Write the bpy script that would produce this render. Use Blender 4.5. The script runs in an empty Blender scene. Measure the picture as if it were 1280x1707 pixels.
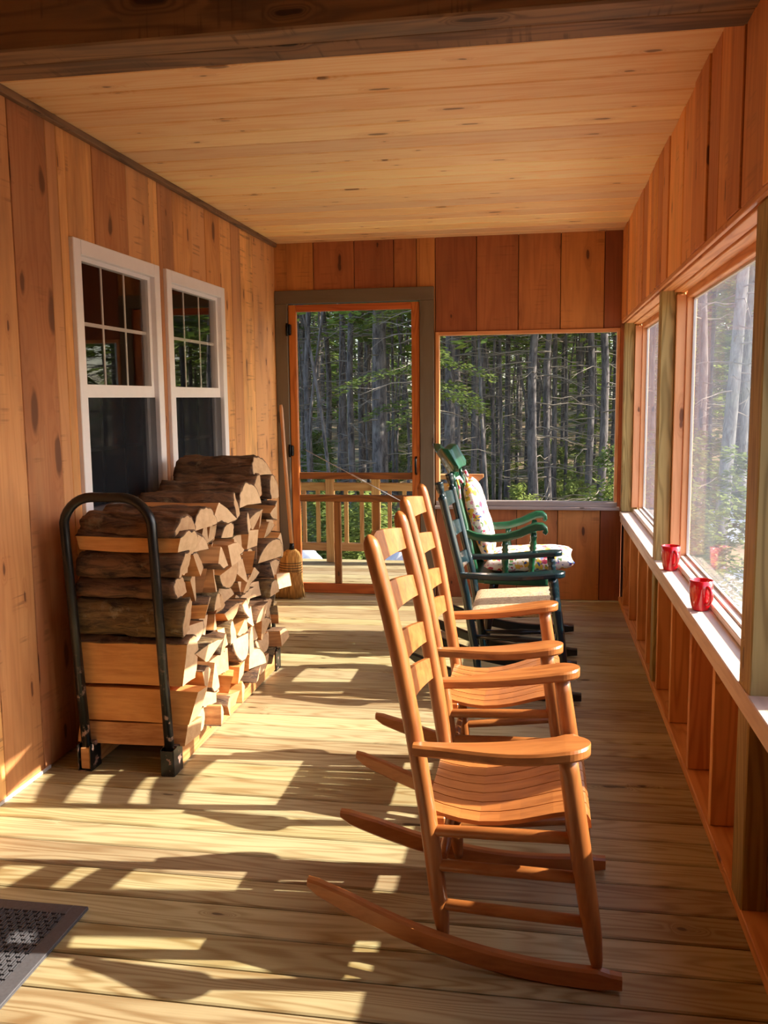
import bpy, bmesh, math, random
from mathutils import Vector, Matrix, noise

C = bpy.context.scene.collection
random.seed(7)
PI = math.pi

# ------------------------------------------------------------------ camera, sky, sun
cam_d = bpy.data.cameras.new('camera'); cam = bpy.data.objects.new('camera', cam_d); C.objects.link(cam)
Rr = (0.98568775, 0.16825206, -0.01053085)
Uu = (-0.01044258, 0.1232856, 0.99231629)
Ff = (-0.16825756, 0.97800404, -0.1232781)
cam.matrix_world = Matrix(((Rr[0], Uu[0], -Ff[0], 0), (Rr[1], Uu[1], -Ff[1], 0), (Rr[2], Uu[2], -Ff[2], 1.42), (0, 0, 0, 1)))
cam_d.sensor_fit = 'VERTICAL'; cam_d.sensor_height = 36; cam_d.lens = 1520.218 / 1707 * 36
cam_d.clip_start = .05; cam_d.clip_end = 400
sc = bpy.context.scene
sc.camera = cam
sc.view_settings.view_transform = 'Standard'
sc.view_settings.look = 'None'
sc.view_settings.gamma = 1
sc.view_settings.use_curve_mapping = False
sc.view_settings.exposure = 0.22

world = bpy.data.worlds.new('sky'); sc.world = world; world.use_nodes = True
wn = world.node_tree; bgn = wn.nodes['Background']
sky = wn.nodes.new('ShaderNodeTexSky'); sky.sky_type = 'NISHITA'; sky.sun_disc = False
sky.sun_elevation = math.radians(33.7); sky.sun_rotation = math.radians(84)
sky.air_density = 1.0; sky.dust_density = 1.5
wn.links.new(sky.outputs[0], bgn.inputs[0]); bgn.inputs[1].default_value = 0.50

sun_d = bpy.data.lights.new('sun', 'SUN'); sun = bpy.data.objects.new('sun', sun_d); C.objects.link(sun)
sun_d.energy = 13.2; sun_d.angle = math.radians(0.6); sun_d.color = (1, .90, .74)
sun.rotation_euler = Vector((1.49, .186, 1.0)).to_track_quat('Z', 'Y').to_euler()
sun.location = (14, 2, 10)

# ------------------------------------------------------------------ materials
def lin(r, g, b):
    f = lambda c: (c / 255 / 12.92) if c / 255 <= .04045 else ((c / 255 + .055) / 1.055) ** 2.4
    return (f(r), f(g), f(b), 1)

class NT:
    def __init__(s, name):
        s.m = bpy.data.materials.new(name); s.m.use_nodes = True
        s.t = s.m.node_tree; s.b = s.t.nodes['Principled BSDF']; s.out = s.t.nodes['Material Output']
    def n(s, kind, **k):
        o = s.t.nodes.new('ShaderNode' + kind)
        for a, v in k.items(): setattr(o, a, v)
        return o
    def set(s, sock, v):
        if isinstance(v, bpy.types.NodeSocket): s.t.links.new(v, sock)
        else: sock.default_value = v
    def math(s, op, a, b=0.0, c=0.0, clamp=False):
        o = s.n('Math', operation=op, use_clamp=clamp)
        s.set(o.inputs[0], a); s.set(o.inputs[1], b)
        if op in ('MULTIPLY_ADD', 'SMOOTHSTEP'): s.set(o.inputs[2], c)
        return o.outputs[0]
    def mix(s, f, a, b, blend='MIX'):
        o = s.n('Mix', data_type='RGBA', blend_type=blend)
        s.set(o.inputs[0], f); s.set(o.inputs[6], a); s.set(o.inputs[7], b)
        return o.outputs[2]
    def rng(s, v, a, b, c=0.0, d=1.0):
        o = s.n('MapRange'); o.clamp = True
        for i, x in enumerate((v, a, b, c, d)): s.set(o.inputs[i], x)
        return o.outputs[0]
    def noise(s, vec, scale=5, detail=3, rough=.5, dist=0.0):
        o = s.n('TexNoise'); s.set(o.inputs['Vector'], vec)
        o.inputs['Scale'].default_value = scale; o.inputs['Detail'].default_value = detail
        o.inputs['Roughness'].default_value = rough; o.inputs['Distortion'].default_value = dist
        return o.outputs['Fac']
    def comb(s, x, y, z=0.0):
        o = s.n('CombineXYZ')
        for i, v in enumerate((x, y, z)): s.set(o.inputs[i], v)
        return o.outputs[0]
    def bump(s, h, strength=.3, dist=.002):
        o = s.n('Bump'); s.set(o.inputs['Height'], h); o.inputs['Strength'].default_value = strength
        o.inputs['Distance'].default_value = dist; s.t.links.new(o.outputs[0], s.b.inputs['Normal'])

def plain(name, col, rough=.5, metal=0.0, coat=0.0, var=.08, scale=18):
    n = NT(name); tc = n.n('TexCoord')
    f = n.noise(tc.outputs['Object'], scale, 4)
    d = (col[0] * (1 - var * 2), col[1] * (1 - var * 2), col[2] * (1 - var * 2), 1)
    n.set(n.b.inputs['Base Color'], n.mix(n.rng(f, .3, .7), d, col))
    n.b.inputs['Roughness'].default_value = rough; n.b.inputs['Metallic'].default_value = metal
    n.b.inputs['Coat Weight'].default_value = coat
    return n.m

def wood(name, light, dark, knot=.35, rough=.55, vary=.5, grey=0.0, greycol=None, saw=0.0, ring=9.0, knotcol=None, coat=0.0, ringamt=.6, huevar=.02, ksz=(.10, .045)):
    """boards: UV u runs along the grain in metres, v across; attribute rnd differs per board"""
    n = NT(name)
    uv = n.n('UVMap'); sep = n.n('SeparateXYZ'); n.t.links.new(uv.outputs[0], sep.inputs[0])
    at = n.n('Attribute', attribute_name='rnd'); r = at.outputs['Fac']
    U = n.math('ADD', sep.outputs[0], n.math('MULTIPLY', r, 31.0))
    V = n.math('ADD', sep.outputs[1], n.math('MULTIPLY', r, 17.0))
    # knots
    kv = n.n('TexVoronoi', feature='F1'); kv.voronoi_dimensions = '2D'; kv.inputs['Scale'].default_value = 1.0
    wob = n.math('MULTIPLY', n.math('SUBTRACT', n.noise(n.comb(U, V, r), 9, 2), .5), .35)
    n.set(kv.inputs['Vector'], n.comb(n.math('ADD', n.math('MULTIPLY', U, 2.3), wob), n.math('MULTIPLY', V, 6.5)))
    ks = n.n('SeparateColor'); n.t.links.new(kv.outputs['Color'], ks.inputs[0])
    gate = n.math('LESS_THAN', ks.outputs[0], knot)
    size = n.math('MULTIPLY_ADD', n.math('POWER', ks.outputs[1], 2.5), ksz[0], ksz[1])
    kd = n.math('DIVIDE', kv.outputs['Distance'], size)
    km = n.math('MULTIPLY', n.rng(kd, .65, 1.05, 1.0, 0.0), gate)
    halo = n.math('MULTIPLY', n.rng(kd, .9, 3.6, 1.0, 0.0), gate)
    # flowing rings around knots and along the board
    flow = n.math('MULTIPLY', n.math('POWER', halo, 2.0), .9)
    base = n.noise(n.comb(n.math('MULTIPLY', U, .45), n.math('MULTIPLY', V, 5.0), n.math('MULTIPLY', r, 40)), 1.6, 2, .5)
    phase = n.math('MULTIPLY', n.math('ADD', base, n.math('MULTIPLY', flow, .35)), ring * 12.0)
    sn = n.math('SINE', phase)
    rings = n.math('MULTIPLY_ADD', sn, .5, .5)
    rings = n.math('POWER', rings, 2.0)
    fine = n.noise(n.comb(n.math('MULTIPLY', U, 3.0), n.math('MULTIPLY', V, 160.0), r), 1.0, 3, .6)
    big = n.noise(n.comb(n.math('MULTIPLY', U, 1.3), n.math('MULTIPLY', V, 5), n.math('MULTIPLY', r, 9)), 1.7, 3, .55)
    f = n.math('ADD', n.math('MULTIPLY', rings, ringamt), n.math('MULTIPLY', fine, .45))
    f = n.math('ADD', f, n.math('MULTIPLY', n.math('SUBTRACT', big, .5), .9))
    f = n.math('ADD', f, n.math('MULTIPLY', n.math('SUBTRACT', r, .5), vary), clamp=True)
    col = n.mix(f, light, dark)
    if huevar:
        hs = n.n('HueSaturation'); n.set(hs.inputs['Color'], col)
        wn2 = n.n('TexWhiteNoise'); wn2.noise_dimensions = '1D'; n.set(wn2.inputs['W'], n.math('MULTIPLY', r, 91.7))
        n.set(hs.inputs['Hue'], n.math('MULTIPLY_ADD', n.math('SUBTRACT', wn2.outputs['Value'], .5), huevar, .5))
        n.set(hs.inputs['Value'], n.math('MULTIPLY_ADD', n.math('SUBTRACT', wn2.outputs['Value'], .5), vary * .6, 1.0))
        col = hs.outputs[0]
    if grey:
        gf = n.noise(n.comb(n.math('MULTIPLY', U, .9), n.math('MULTIPLY', V, 3.0), n.math('MULTIPLY', r, 55)), 1.5, 4, .6)
        col = n.mix(n.math('MULTIPLY', n.rng(gf, .5, .72), grey), col, greycol)
    if saw:
        sw = n.noise(n.comb(n.math('MULTIPLY', U, 55.0), n.math('MULTIPLY', V, 2.5), r), 1.0, 2, .6)
        patch = n.noise(n.comb(n.math('MULTIPLY', U, 1.4), n.math('MULTIPLY', V, 4.0), n.math('MULTIPLY', r, 23)), 2.0, 2)
        sf = n.math('MULTIPLY', n.math('MULTIPLY', n.rng(sw, .56, .66), n.rng(patch, .52, .62)), saw)
        col = n.mix(sf, col, (dark[0] * .45, dark[1] * .45, dark[2] * .5, 1))
    kc = knotcol or (dark[0] * .22, dark[1] * .17, dark[2] * .15, 1)
    col = n.mix(n.math('MULTIPLY', halo, .35), col, (dark[0] * .7, dark[1] * .55, dark[2] * .45, 1))
    col = n.mix(n.math('MULTIPLY', km, .85), col, kc)
    n.set(n.b.inputs['Base Color'], col)
    n.b.inputs['Roughness'].default_value = rough
    n.b.inputs['Coat Weight'].default_value = coat; n.b.inputs['Coat Roughness'].default_value = .25
    n.bump(n.math('ADD', n.math('MULTIPLY', rings, .4), fine), .25, .0015)
    return n.m

def objwood(name, light, dark, stretch=(3, 40, 40), rough=.35, coat=.3):
    n = NT(name); tc = n.n('TexCoord'); mp = n.n('Mapping'); mp.inputs['Scale'].default_value = stretch
    n.t.links.new(tc.outputs['Object'], mp.inputs[0])
    f = n.noise(mp.outputs[0], 1.0, 4, .6, .4)
    g = n.noise(tc.outputs['Object'], 6, 2)
    f = n.math('ADD', n.rng(f, .3, .7), n.math('MULTIPLY', n.math('SUBTRACT', g, .5), .6), clamp=True)
    n.set(n.b.inputs['Base Color'], n.mix(f, light, dark))
    n.b.inputs['Roughness'].default_value = rough; n.b.inputs['Coat Weight'].default_value = coat
    n.b.inputs['Coat Roughness'].default_value = .2
    n.bump(f, .08, .001)
    return n.m

M = {}
M['wall'] = wood('rough_pine_boards', lin(232, 170, 108), lin(190, 122, 68), knot=.55, rough=.62, ringamt=.22, ksz=(.20, .05), vary=1.1, grey=.55, greycol=lin(134, 90, 60), saw=.55, ring=4)
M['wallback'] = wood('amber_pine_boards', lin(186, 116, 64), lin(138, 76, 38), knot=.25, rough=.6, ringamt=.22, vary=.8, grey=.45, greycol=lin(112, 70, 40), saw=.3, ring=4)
M['wallright'] = wood('lit_amber_pine_boards', lin(246, 174, 106), lin(198, 120, 60), knot=.25, rough=.6, ringamt=.25, vary=.9, grey=.3, greycol=lin(150, 100, 60), saw=.3, ring=4)  # brighter copy of the amber boards, stronger light put into the colour
M['ceil'] = wood('ceiling_pine', lin(255, 222, 166), lin(242, 186, 118), knot=.62, rough=.45, vary=.42, ring=5, ringamt=.4, coat=.1, ksz=(.09, .028))
M['floor'] = wood('deck_pine', lin(184, 172, 134), lin(136, 112, 74), knot=.22, rough=.5, vary=.45, ring=8, ringamt=.5, coat=.15, huevar=.03)
M['beam'] = wood('weathered_beam', lin(140, 104, 72), lin(86, 60, 42), knot=.3, rough=.75, vary=.5, grey=.95, greycol=lin(92, 80, 68), saw=.5, ring=5)
M['trimgrey'] = wood('grey_brown_trim_paint', lin(118, 106, 88), lin(98, 86, 68), knot=.3, rough=.55, vary=.3, ring=3, ringamt=.15, knotcol=lin(70, 50, 36))
M['doorwood'] = wood('orange_door_wood', lin(204, 116, 52), lin(160, 80, 30), knot=.1, rough=.4, vary=.3, ring=6, coat=.3)
M['doorrail'] = wood('brown_door_rail', lin(150, 96, 44), lin(104, 62, 28), knot=.2, rough=.5, vary=.3, ring=7)
M['treated'] = wood('green_treated_post', lin(190, 168, 104), lin(146, 124, 66), knot=.4, rough=.55, vary=.5, ring=9, ringamt=.8)
M['fresh'] = wood('fresh_pine_stop', lin(238, 172, 128), lin(214, 142, 96), knot=.25, rough=.55, vary=.2, ring=4, ringamt=.3)
M['header'] = wood('header_pine', lin(232, 168, 108), lin(198, 128, 70), knot=.3, rough=.55, vary=.5, ring=6)
M['sheath'] = wood('red_brown_sheathing', lin(178, 108, 62), lin(134, 74, 38), knot=.3, rough=.6, vary=.4, ring=4)
M['sill'] = wood('pale_sill', lin(238, 222, 206), lin(206, 184, 166), knot=.15, rough=.5, vary=.4, ring=5, ringamt=.3)
M['sillgrey'] = wood('weathered_grey_sill', lin(164, 150, 146), lin(128, 112, 106), knot=.1, rough=.5, vary=.3, ring=4, ringamt=.25)
M['rail'] = wood('outside_railing_pine', lin(214, 164, 104), lin(184, 128, 70), knot=.2, rough=.6, vary=.4, ring=6)
M['oak'] = objwood('honey_oak', lin(190, 122, 64), lin(150, 86, 40), (4, 40, 30), .36, .2)
M['oakv'] = objwood('honey_oak_upright', lin(186, 118, 62), lin(144, 82, 38), (40, 40, 4), .36, .2)
M['teal'] = plain('dark_teal_paint', lin(15, 40, 47), .22, 0, .4)
M['green'] = plain('green_paint', lin(24, 84, 56), .28, 0, .4, var=.2)
M['black'] = plain('black_paint', lin(16, 17, 18), .3, 0, .3)
M['vinyl'] = plain('white_vinyl', lin(244, 238, 240), .4, var=.02)
M['grid'] = plain('white_grid_bar', lin(205, 200, 196), .4, var=.02)
M['metal'] = plain('black_hinge_metal', lin(14, 14, 15), .4, .6)
M['red'] = plain('red_glaze', lin(200, 16, 28), .12, 0, .8, var=.04)
M['rubber'] = plain('black_rubber', lin(84, 83, 88), .55, var=.12, scale=120)
M['twine'] = plain('broom_twine', lin(30, 24, 30), .7)
M['handle'] = objwood('broom_handle_wood', lin(205, 150, 98), lin(176, 120, 74), (30, 30, 4), .4, .2)
M['cable'] = plain('steel_cable', lin(210, 205, 200), .3, .8)
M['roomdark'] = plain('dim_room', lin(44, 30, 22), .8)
M['paper'] = plain('caulk', lin(225, 220, 215), .6)
M['snow'] = plain('snow', lin(235, 240, 250), .6, var=.03)
M['endgrain'] = None

def m_hoop():
    n = NT('worn_black_tube'); tc = n.n('TexCoord')
    f = n.noise(tc.outputs['Object'], 26, 5, .65); sp = n.n('SeparateXYZ'); n.t.links.new(tc.outputs['Object'], sp.inputs[0])
    wear = n.math('MULTIPLY', n.rng(f, .56, .62), n.rng(sp.outputs[2], .25, .5, 1, .03))
    n.set(n.b.inputs['Base Color'], n.mix(wear, lin(18, 19, 20), lin(150, 118, 104)))
    n.set(n.b.inputs['Roughness'], n.rng(wear, 0, 1, .33, .7)); return n.m
M['hoop'] = m_hoop()

def m_split(name, a, b):
    n = NT(name); tc = n.n('TexCoord'); mp = n.n('Mapping'); mp.inputs['Scale'].default_value = (4, 38, 38)
    oi = n.n('ObjectInfo'); add = n.n('VectorMath', operation='ADD')
    n.t.links.new(tc.outputs['Object'], add.inputs[0]); n.t.links.new(n.comb(n.math('MULTIPLY', oi.outputs['Random'], 9), 0, 0), add.inputs[1])
    n.t.links.new(add.outputs[0], mp.inputs[0])
    f = n.noise(mp.outputs[0], 1, 5, .65, .3); g = n.noise(add.outputs[0], 7, 3)
    ff = n.math('ADD', n.rng(f, .35, .7), n.math('MULTIPLY', n.math('SUBTRACT', g, .5), 1.2), clamp=True)
    ff = n.math('ADD', ff, n.math('MULTIPLY', n.math('SUBTRACT', oi.outputs['Random'], .5), .5), clamp=True)
    n.set(n.b.inputs['Base Color'], n.mix(ff, a, b)); n.b.inputs['Roughness'].default_value = .75
    n.bump(f, .5, .004); return n.m
M['split'] = m_split('split_wood', lin(214, 158, 100), lin(156, 98, 54))
M['splitpale'] = m_split('pale_split_wood', lin(222, 160, 92), lin(190, 124, 62))
def m_end():
    n = NT('log_end_grain'); tc = n.n('TexCoord'); oi = n.n('ObjectInfo')
    f = n.noise(tc.outputs['Object'], 30, 5, .7); g = n.noise(tc.outputs['Object'], 9, 2)
    wv = n.n('TexWave', wave_type='RINGS', rings_direction='X'); wv.inputs['Scale'].default_value = 55; wv.inputs['Distortion'].default_value = 2.5
    n.t.links.new(tc.outputs['Object'], wv.inputs[0])
    ff = n.math('ADD', n.math('MULTIPLY', n.rng(f, .3, .7), .5), n.math('MULTIPLY', wv.outputs['Fac'], .25))
    ff = n.math('ADD', ff, n.math('MULTIPLY', n.math('SUBTRACT', oi.outputs['Random'], .5), .6), clamp=True)
    n.set(n.b.inputs['Base Color'], n.mix(ff, lin(226, 190, 146), lin(178, 134, 92))); n.b.inputs['Roughness'].default_value = .8
    n.bump(f, .5, .003); return n.m
M['endgrain'] = m_end()
def m_bark(name='bark', a=(128, 92, 62), b=(50, 33, 23), moss=.5, stretch=(7, 30, 30)):
    n = NT(name); tc = n.n('TexCoord'); mp = n.n('Mapping'); mp.inputs['Scale'].default_value = stretch
    oi = n.n('ObjectInfo'); add = n.n('VectorMath', operation='ADD')
    n.t.links.new(tc.outputs['Object'], add.inputs[0]); n.t.links.new(n.comb(n.math('MULTIPLY', oi.outputs['Random'], 9), 0, 0), add.inputs[1])
    n.t.links.new(add.outputs[0], mp.inputs[0])
    f = n.noise(mp.outputs[0], 1, 6, .7, .8)
    col = n.mix(n.rng(f, .36, .62), lin(*b), lin(*a))
    g = n.noise(add.outputs[0], 11, 5, .7)
    col = n.mix(n.math('MULTIPLY', n.rng(g, .58, .7), moss), col, lin(150, 136, 104))
    n.set(n.b.inputs['Base Color'], col); n.b.inputs['Roughness'].default_value = .85
    n.bump(f, .9, .01); return n.m
M['bark'] = m_bark()
M['barkmoss'] = m_bark('mossy_bark', (132, 104, 62), (56, 40, 24), .9)
def m_trunk(name, a, b):
    n = NT(name); tc = n.n('TexCoord'); mp = n.n('Mapping'); mp.inputs['Scale'].default_value = (14, 14, 3.2)
    n.t.links.new(tc.outputs['Object'], mp.inputs[0]); f = n.noise(mp.outputs[0], 1.4, 5, .7, .5)
    g = n.noise(tc.outputs['Object'], 2.2, 4, .6)
    col = n.mix(n.rng(f, .35, .65), lin(*b), lin(*a)); col = n.mix(n.math('MULTIPLY', n.rng(g, .55, .7), .4), col, lin(150, 150, 140))
    n.set(n.b.inputs['Base Color'], col); n.b.inputs['Roughness'].default_value = .9; n.bump(f, .8, .02); return n.m
M['trunk'] = m_trunk('spruce_bark', (128, 120, 118), (50, 46, 46))
M['birch'] = m_trunk('pale_bark', (176, 172, 164), (110, 106, 100))
M['twig'] = plain('dead_twig', lin(138, 128, 116), .9)
def m_leaf(name, a, b):
    n = NT(name); tc = n.n('TexCoord'); oi = n.n('ObjectInfo')
    f = n.noise(tc.outputs['Object'], 2.3, 3); ff = n.math('ADD', n.rng(f, .35, .65), n.math('MULTIPLY', n.math('SUBTRACT', oi.outputs['Random'], .5), .6), clamp=True)
    col = n.mix(ff, a, b); n.set(n.b.inputs['Base Color'], col); n.b.inputs['Roughness'].default_value = .6
    tr = n.n('BsdfTranslucent'); n.set(tr.inputs[0], col); mx = n.n('MixShader'); mx.inputs[0].default_value = .35
    n.t.links.new(n.b.outputs[0], mx.inputs[1]); n.t.links.new(tr.outputs[0], mx.inputs[2]); n.t.links.new(mx.outputs[0], n.out.inputs[0]); return n.m
M['leaf'] = m_leaf('spruce_needles', lin(146, 166, 70), lin(66, 92, 42))
M['leafy'] = m_leaf('young_needles', lin(150, 164, 82), lin(84, 104, 46))
def m_ground():
    n = NT('forest_floor'); tc = n.n('TexCoord'); f = n.noise(tc.outputs['Object'], 1.3, 6, .7); g = n.noise(tc.outputs['Object'], .35, 3)
    col = n.mix(n.rng(f, .35, .65), lin(90, 74, 54), lin(176, 150, 114)); col = n.mix(n.rng(g, .48, .6), col, lin(70, 80, 36))
    sp = n.n('SeparateXYZ'); n.t.links.new(tc.outputs['Object'], sp.inputs[0])
    h = n.noise(tc.outputs['Object'], .55, 3)
    n.set(n.b.inputs['Base Color'], col); n.b.inputs['Roughness'].default_value = .95; n.bump(f, .8, .05); return n.m
M['ground'] = m_ground()
def m_straw():
    n = NT('broom_straw'); tc = n.n('TexCoord'); mp = n.n('Mapping'); mp.inputs['Scale'].default_value = (160, 160, 8)
    n.t.links.new(tc.outputs['Object'], mp.inputs[0]); f = n.noise(mp.outputs[0], 1, 3)
    n.set(n.b.inputs['Base Color'], n.mix(n.rng(f, .35, .65), lin(206, 158, 84), lin(142, 98, 44))); n.b.inputs['Roughness'].default_value = .8
    n.bump(f, .6, .003); return n.m
M['straw'] = m_straw()
def m_rush():
    n = NT('woven_rush'); tc = n.n('TexCoord'); sp = n.n('SeparateXYZ'); n.t.links.new(tc.outputs['Object'], sp.inputs[0])
    ax = n.math('ABSOLUTE', n.math('ADD', sp.outputs[0], .09)); ay = n.math('ABSOLUTE', sp.outputs[1])
    d = n.math('MAXIMUM', n.math('MULTIPLY', ax, 1.25), ay)
    s = n.math('SINE', n.math('MULTIPLY', d, 900)); f = n.noise(tc.outputs['Object'], 60, 4, .7)
    v = n.math('ADD', n.math('MULTIPLY', s, .25), f)
    n.set(n.b.inputs['Base Color'], n.mix(n.rng(v, .2, .75), lin(140, 104, 72), lin(236, 208, 166))); n.b.inputs['Roughness'].default_value = .8
    n.bump(v, .8, .004); return n.m
M['rush'] = m_rush()
def m_cush():
    n = NT('flowered_cushion_cloth'); tc = n.n('TexCoord'); col = lin(236, 228, 222)
    nz = n.n('TexNoise'); n.t.links.new(tc.outputs['Object'], nz.inputs[0]); nz.inputs['Scale'].default_value = 34
    wb_ = n.n('VectorMath', operation='MULTIPLY_ADD'); n.t.links.new(nz.outputs['Color'], wb_.inputs[0]); wb_.inputs[1].default_value = (.05, .05, .05); n.t.links.new(tc.outputs['Object'], wb_.inputs[2])
    for i, (sc_, off, c, th, gate) in enumerate(((42, 5.1, lin(222, 150, 176), .42, .6), (36, 9.4, lin(150, 160, 210), .36, .45), (21, 0, lin(222, 178, 66), .46, .6), (23, 3.3, lin(204, 70, 96), .40, .5), (34, 7.7, lin(56, 80, 150), .34, .5), (30, 11.1, lin(104, 140, 84), .30, .4))):
        ad = n.n('VectorMath', operation='ADD'); n.t.links.new(wb_.outputs[0], ad.inputs[0]); ad.inputs[1].default_value = (off, off, off)
        v = n.n('TexVoronoi'); v.inputs['Scale'].default_value = sc_; n.t.links.new(ad.outputs[0], v.inputs['Vector'])
        se = n.n('SeparateColor'); n.t.links.new(v.outputs['Color'], se.inputs[0])
        m = n.math('MULTIPLY', n.rng(v.outputs['Distance'], th - .06, th, 1, 0), n.math('LESS_THAN', se.outputs[0], gate))
        col = n.mix(m, col, c)
    n.set(n.b.inputs['Base Color'], col); n.b.inputs['Roughness'].default_value = .85; return n.m
M['cush'] = m_cush()
def m_glass(name, haze, gloss, hazecol, rough=.02):
    n = NT(name); t = n.t; t.nodes.remove(n.b)
    tr = n.n('BsdfTransparent'); tl = n.n('BsdfTranslucent'); df = n.n('BsdfDiffuse'); gl = n.n('BsdfGlossy'); gl.inputs['Roughness'].default_value = rough
    tl.inputs[0].default_value = hazecol; df.inputs[0].default_value = hazecol
    h = n.n('MixShader'); h.inputs[0].default_value = .4; t.links.new(tl.outputs[0], h.inputs[1]); t.links.new(df.outputs[0], h.inputs[2])
    m1 = n.n('MixShader'); t.links.new(tr.outputs[0], m1.inputs[1]); t.links.new(h.outputs[0], m1.inputs[2])
    tc = n.n('TexCoord'); f = n.noise(tc.outputs['Object'], 2.2, 5, .65)
    n.set(m1.inputs[0], n.rng(f, .3, .7, haze * .7, haze * 1.3))
    lw = n.n('LayerWeight'); lw.inputs[0].default_value = .5
    fr = n.math('MULTIPLY_ADD', n.math('POWER', lw.outputs['Facing'], 5.0), .96, .04)
    m2 = n.n('MixShader'); n.set(m2.inputs[0], n.math('MULTIPLY', fr, gloss)); t.links.new(m1.outputs[0], m2.inputs[1]); t.links.new(gl.outputs[0], m2.inputs[2])
    t.links.new(m2.outputs[0], n.out.inputs[0]); return n.m
M['film'] = m_glass('hazy_glazing', .065, .5, lin(196, 204, 232), .06)
M['pane'] = m_glass('clear_pane', .0, 1.0, lin(200, 200, 200), .01)
def m_screen(name, op, col):
    n = NT(name); t = n.t; tr = n.n('BsdfTransparent'); df = n.n('BsdfDiffuse'); df.inputs[0].default_value = col
    t.nodes.remove(n.b); mx = n.n('MixShader'); tc = n.n('TexCoord'); f = n.noise(tc.outputs['Object'], 3, 2)
    n.set(mx.inputs[0], n.rng(f, 0, 1, op * .95, op * 1.05)); t.links.new(tr.outputs[0], mx.inputs[1]); t.links.new(df.outputs[0], mx.inputs[2])
    t.links.new(mx.outputs[0], n.out.inputs[0]); return n.m
M['screen'] = m_screen('insect_screen', .16, lin(50, 50, 54))
M['screend'] = m_screen('dark_insect_screen', .36, lin(44, 46, 52))

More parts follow.
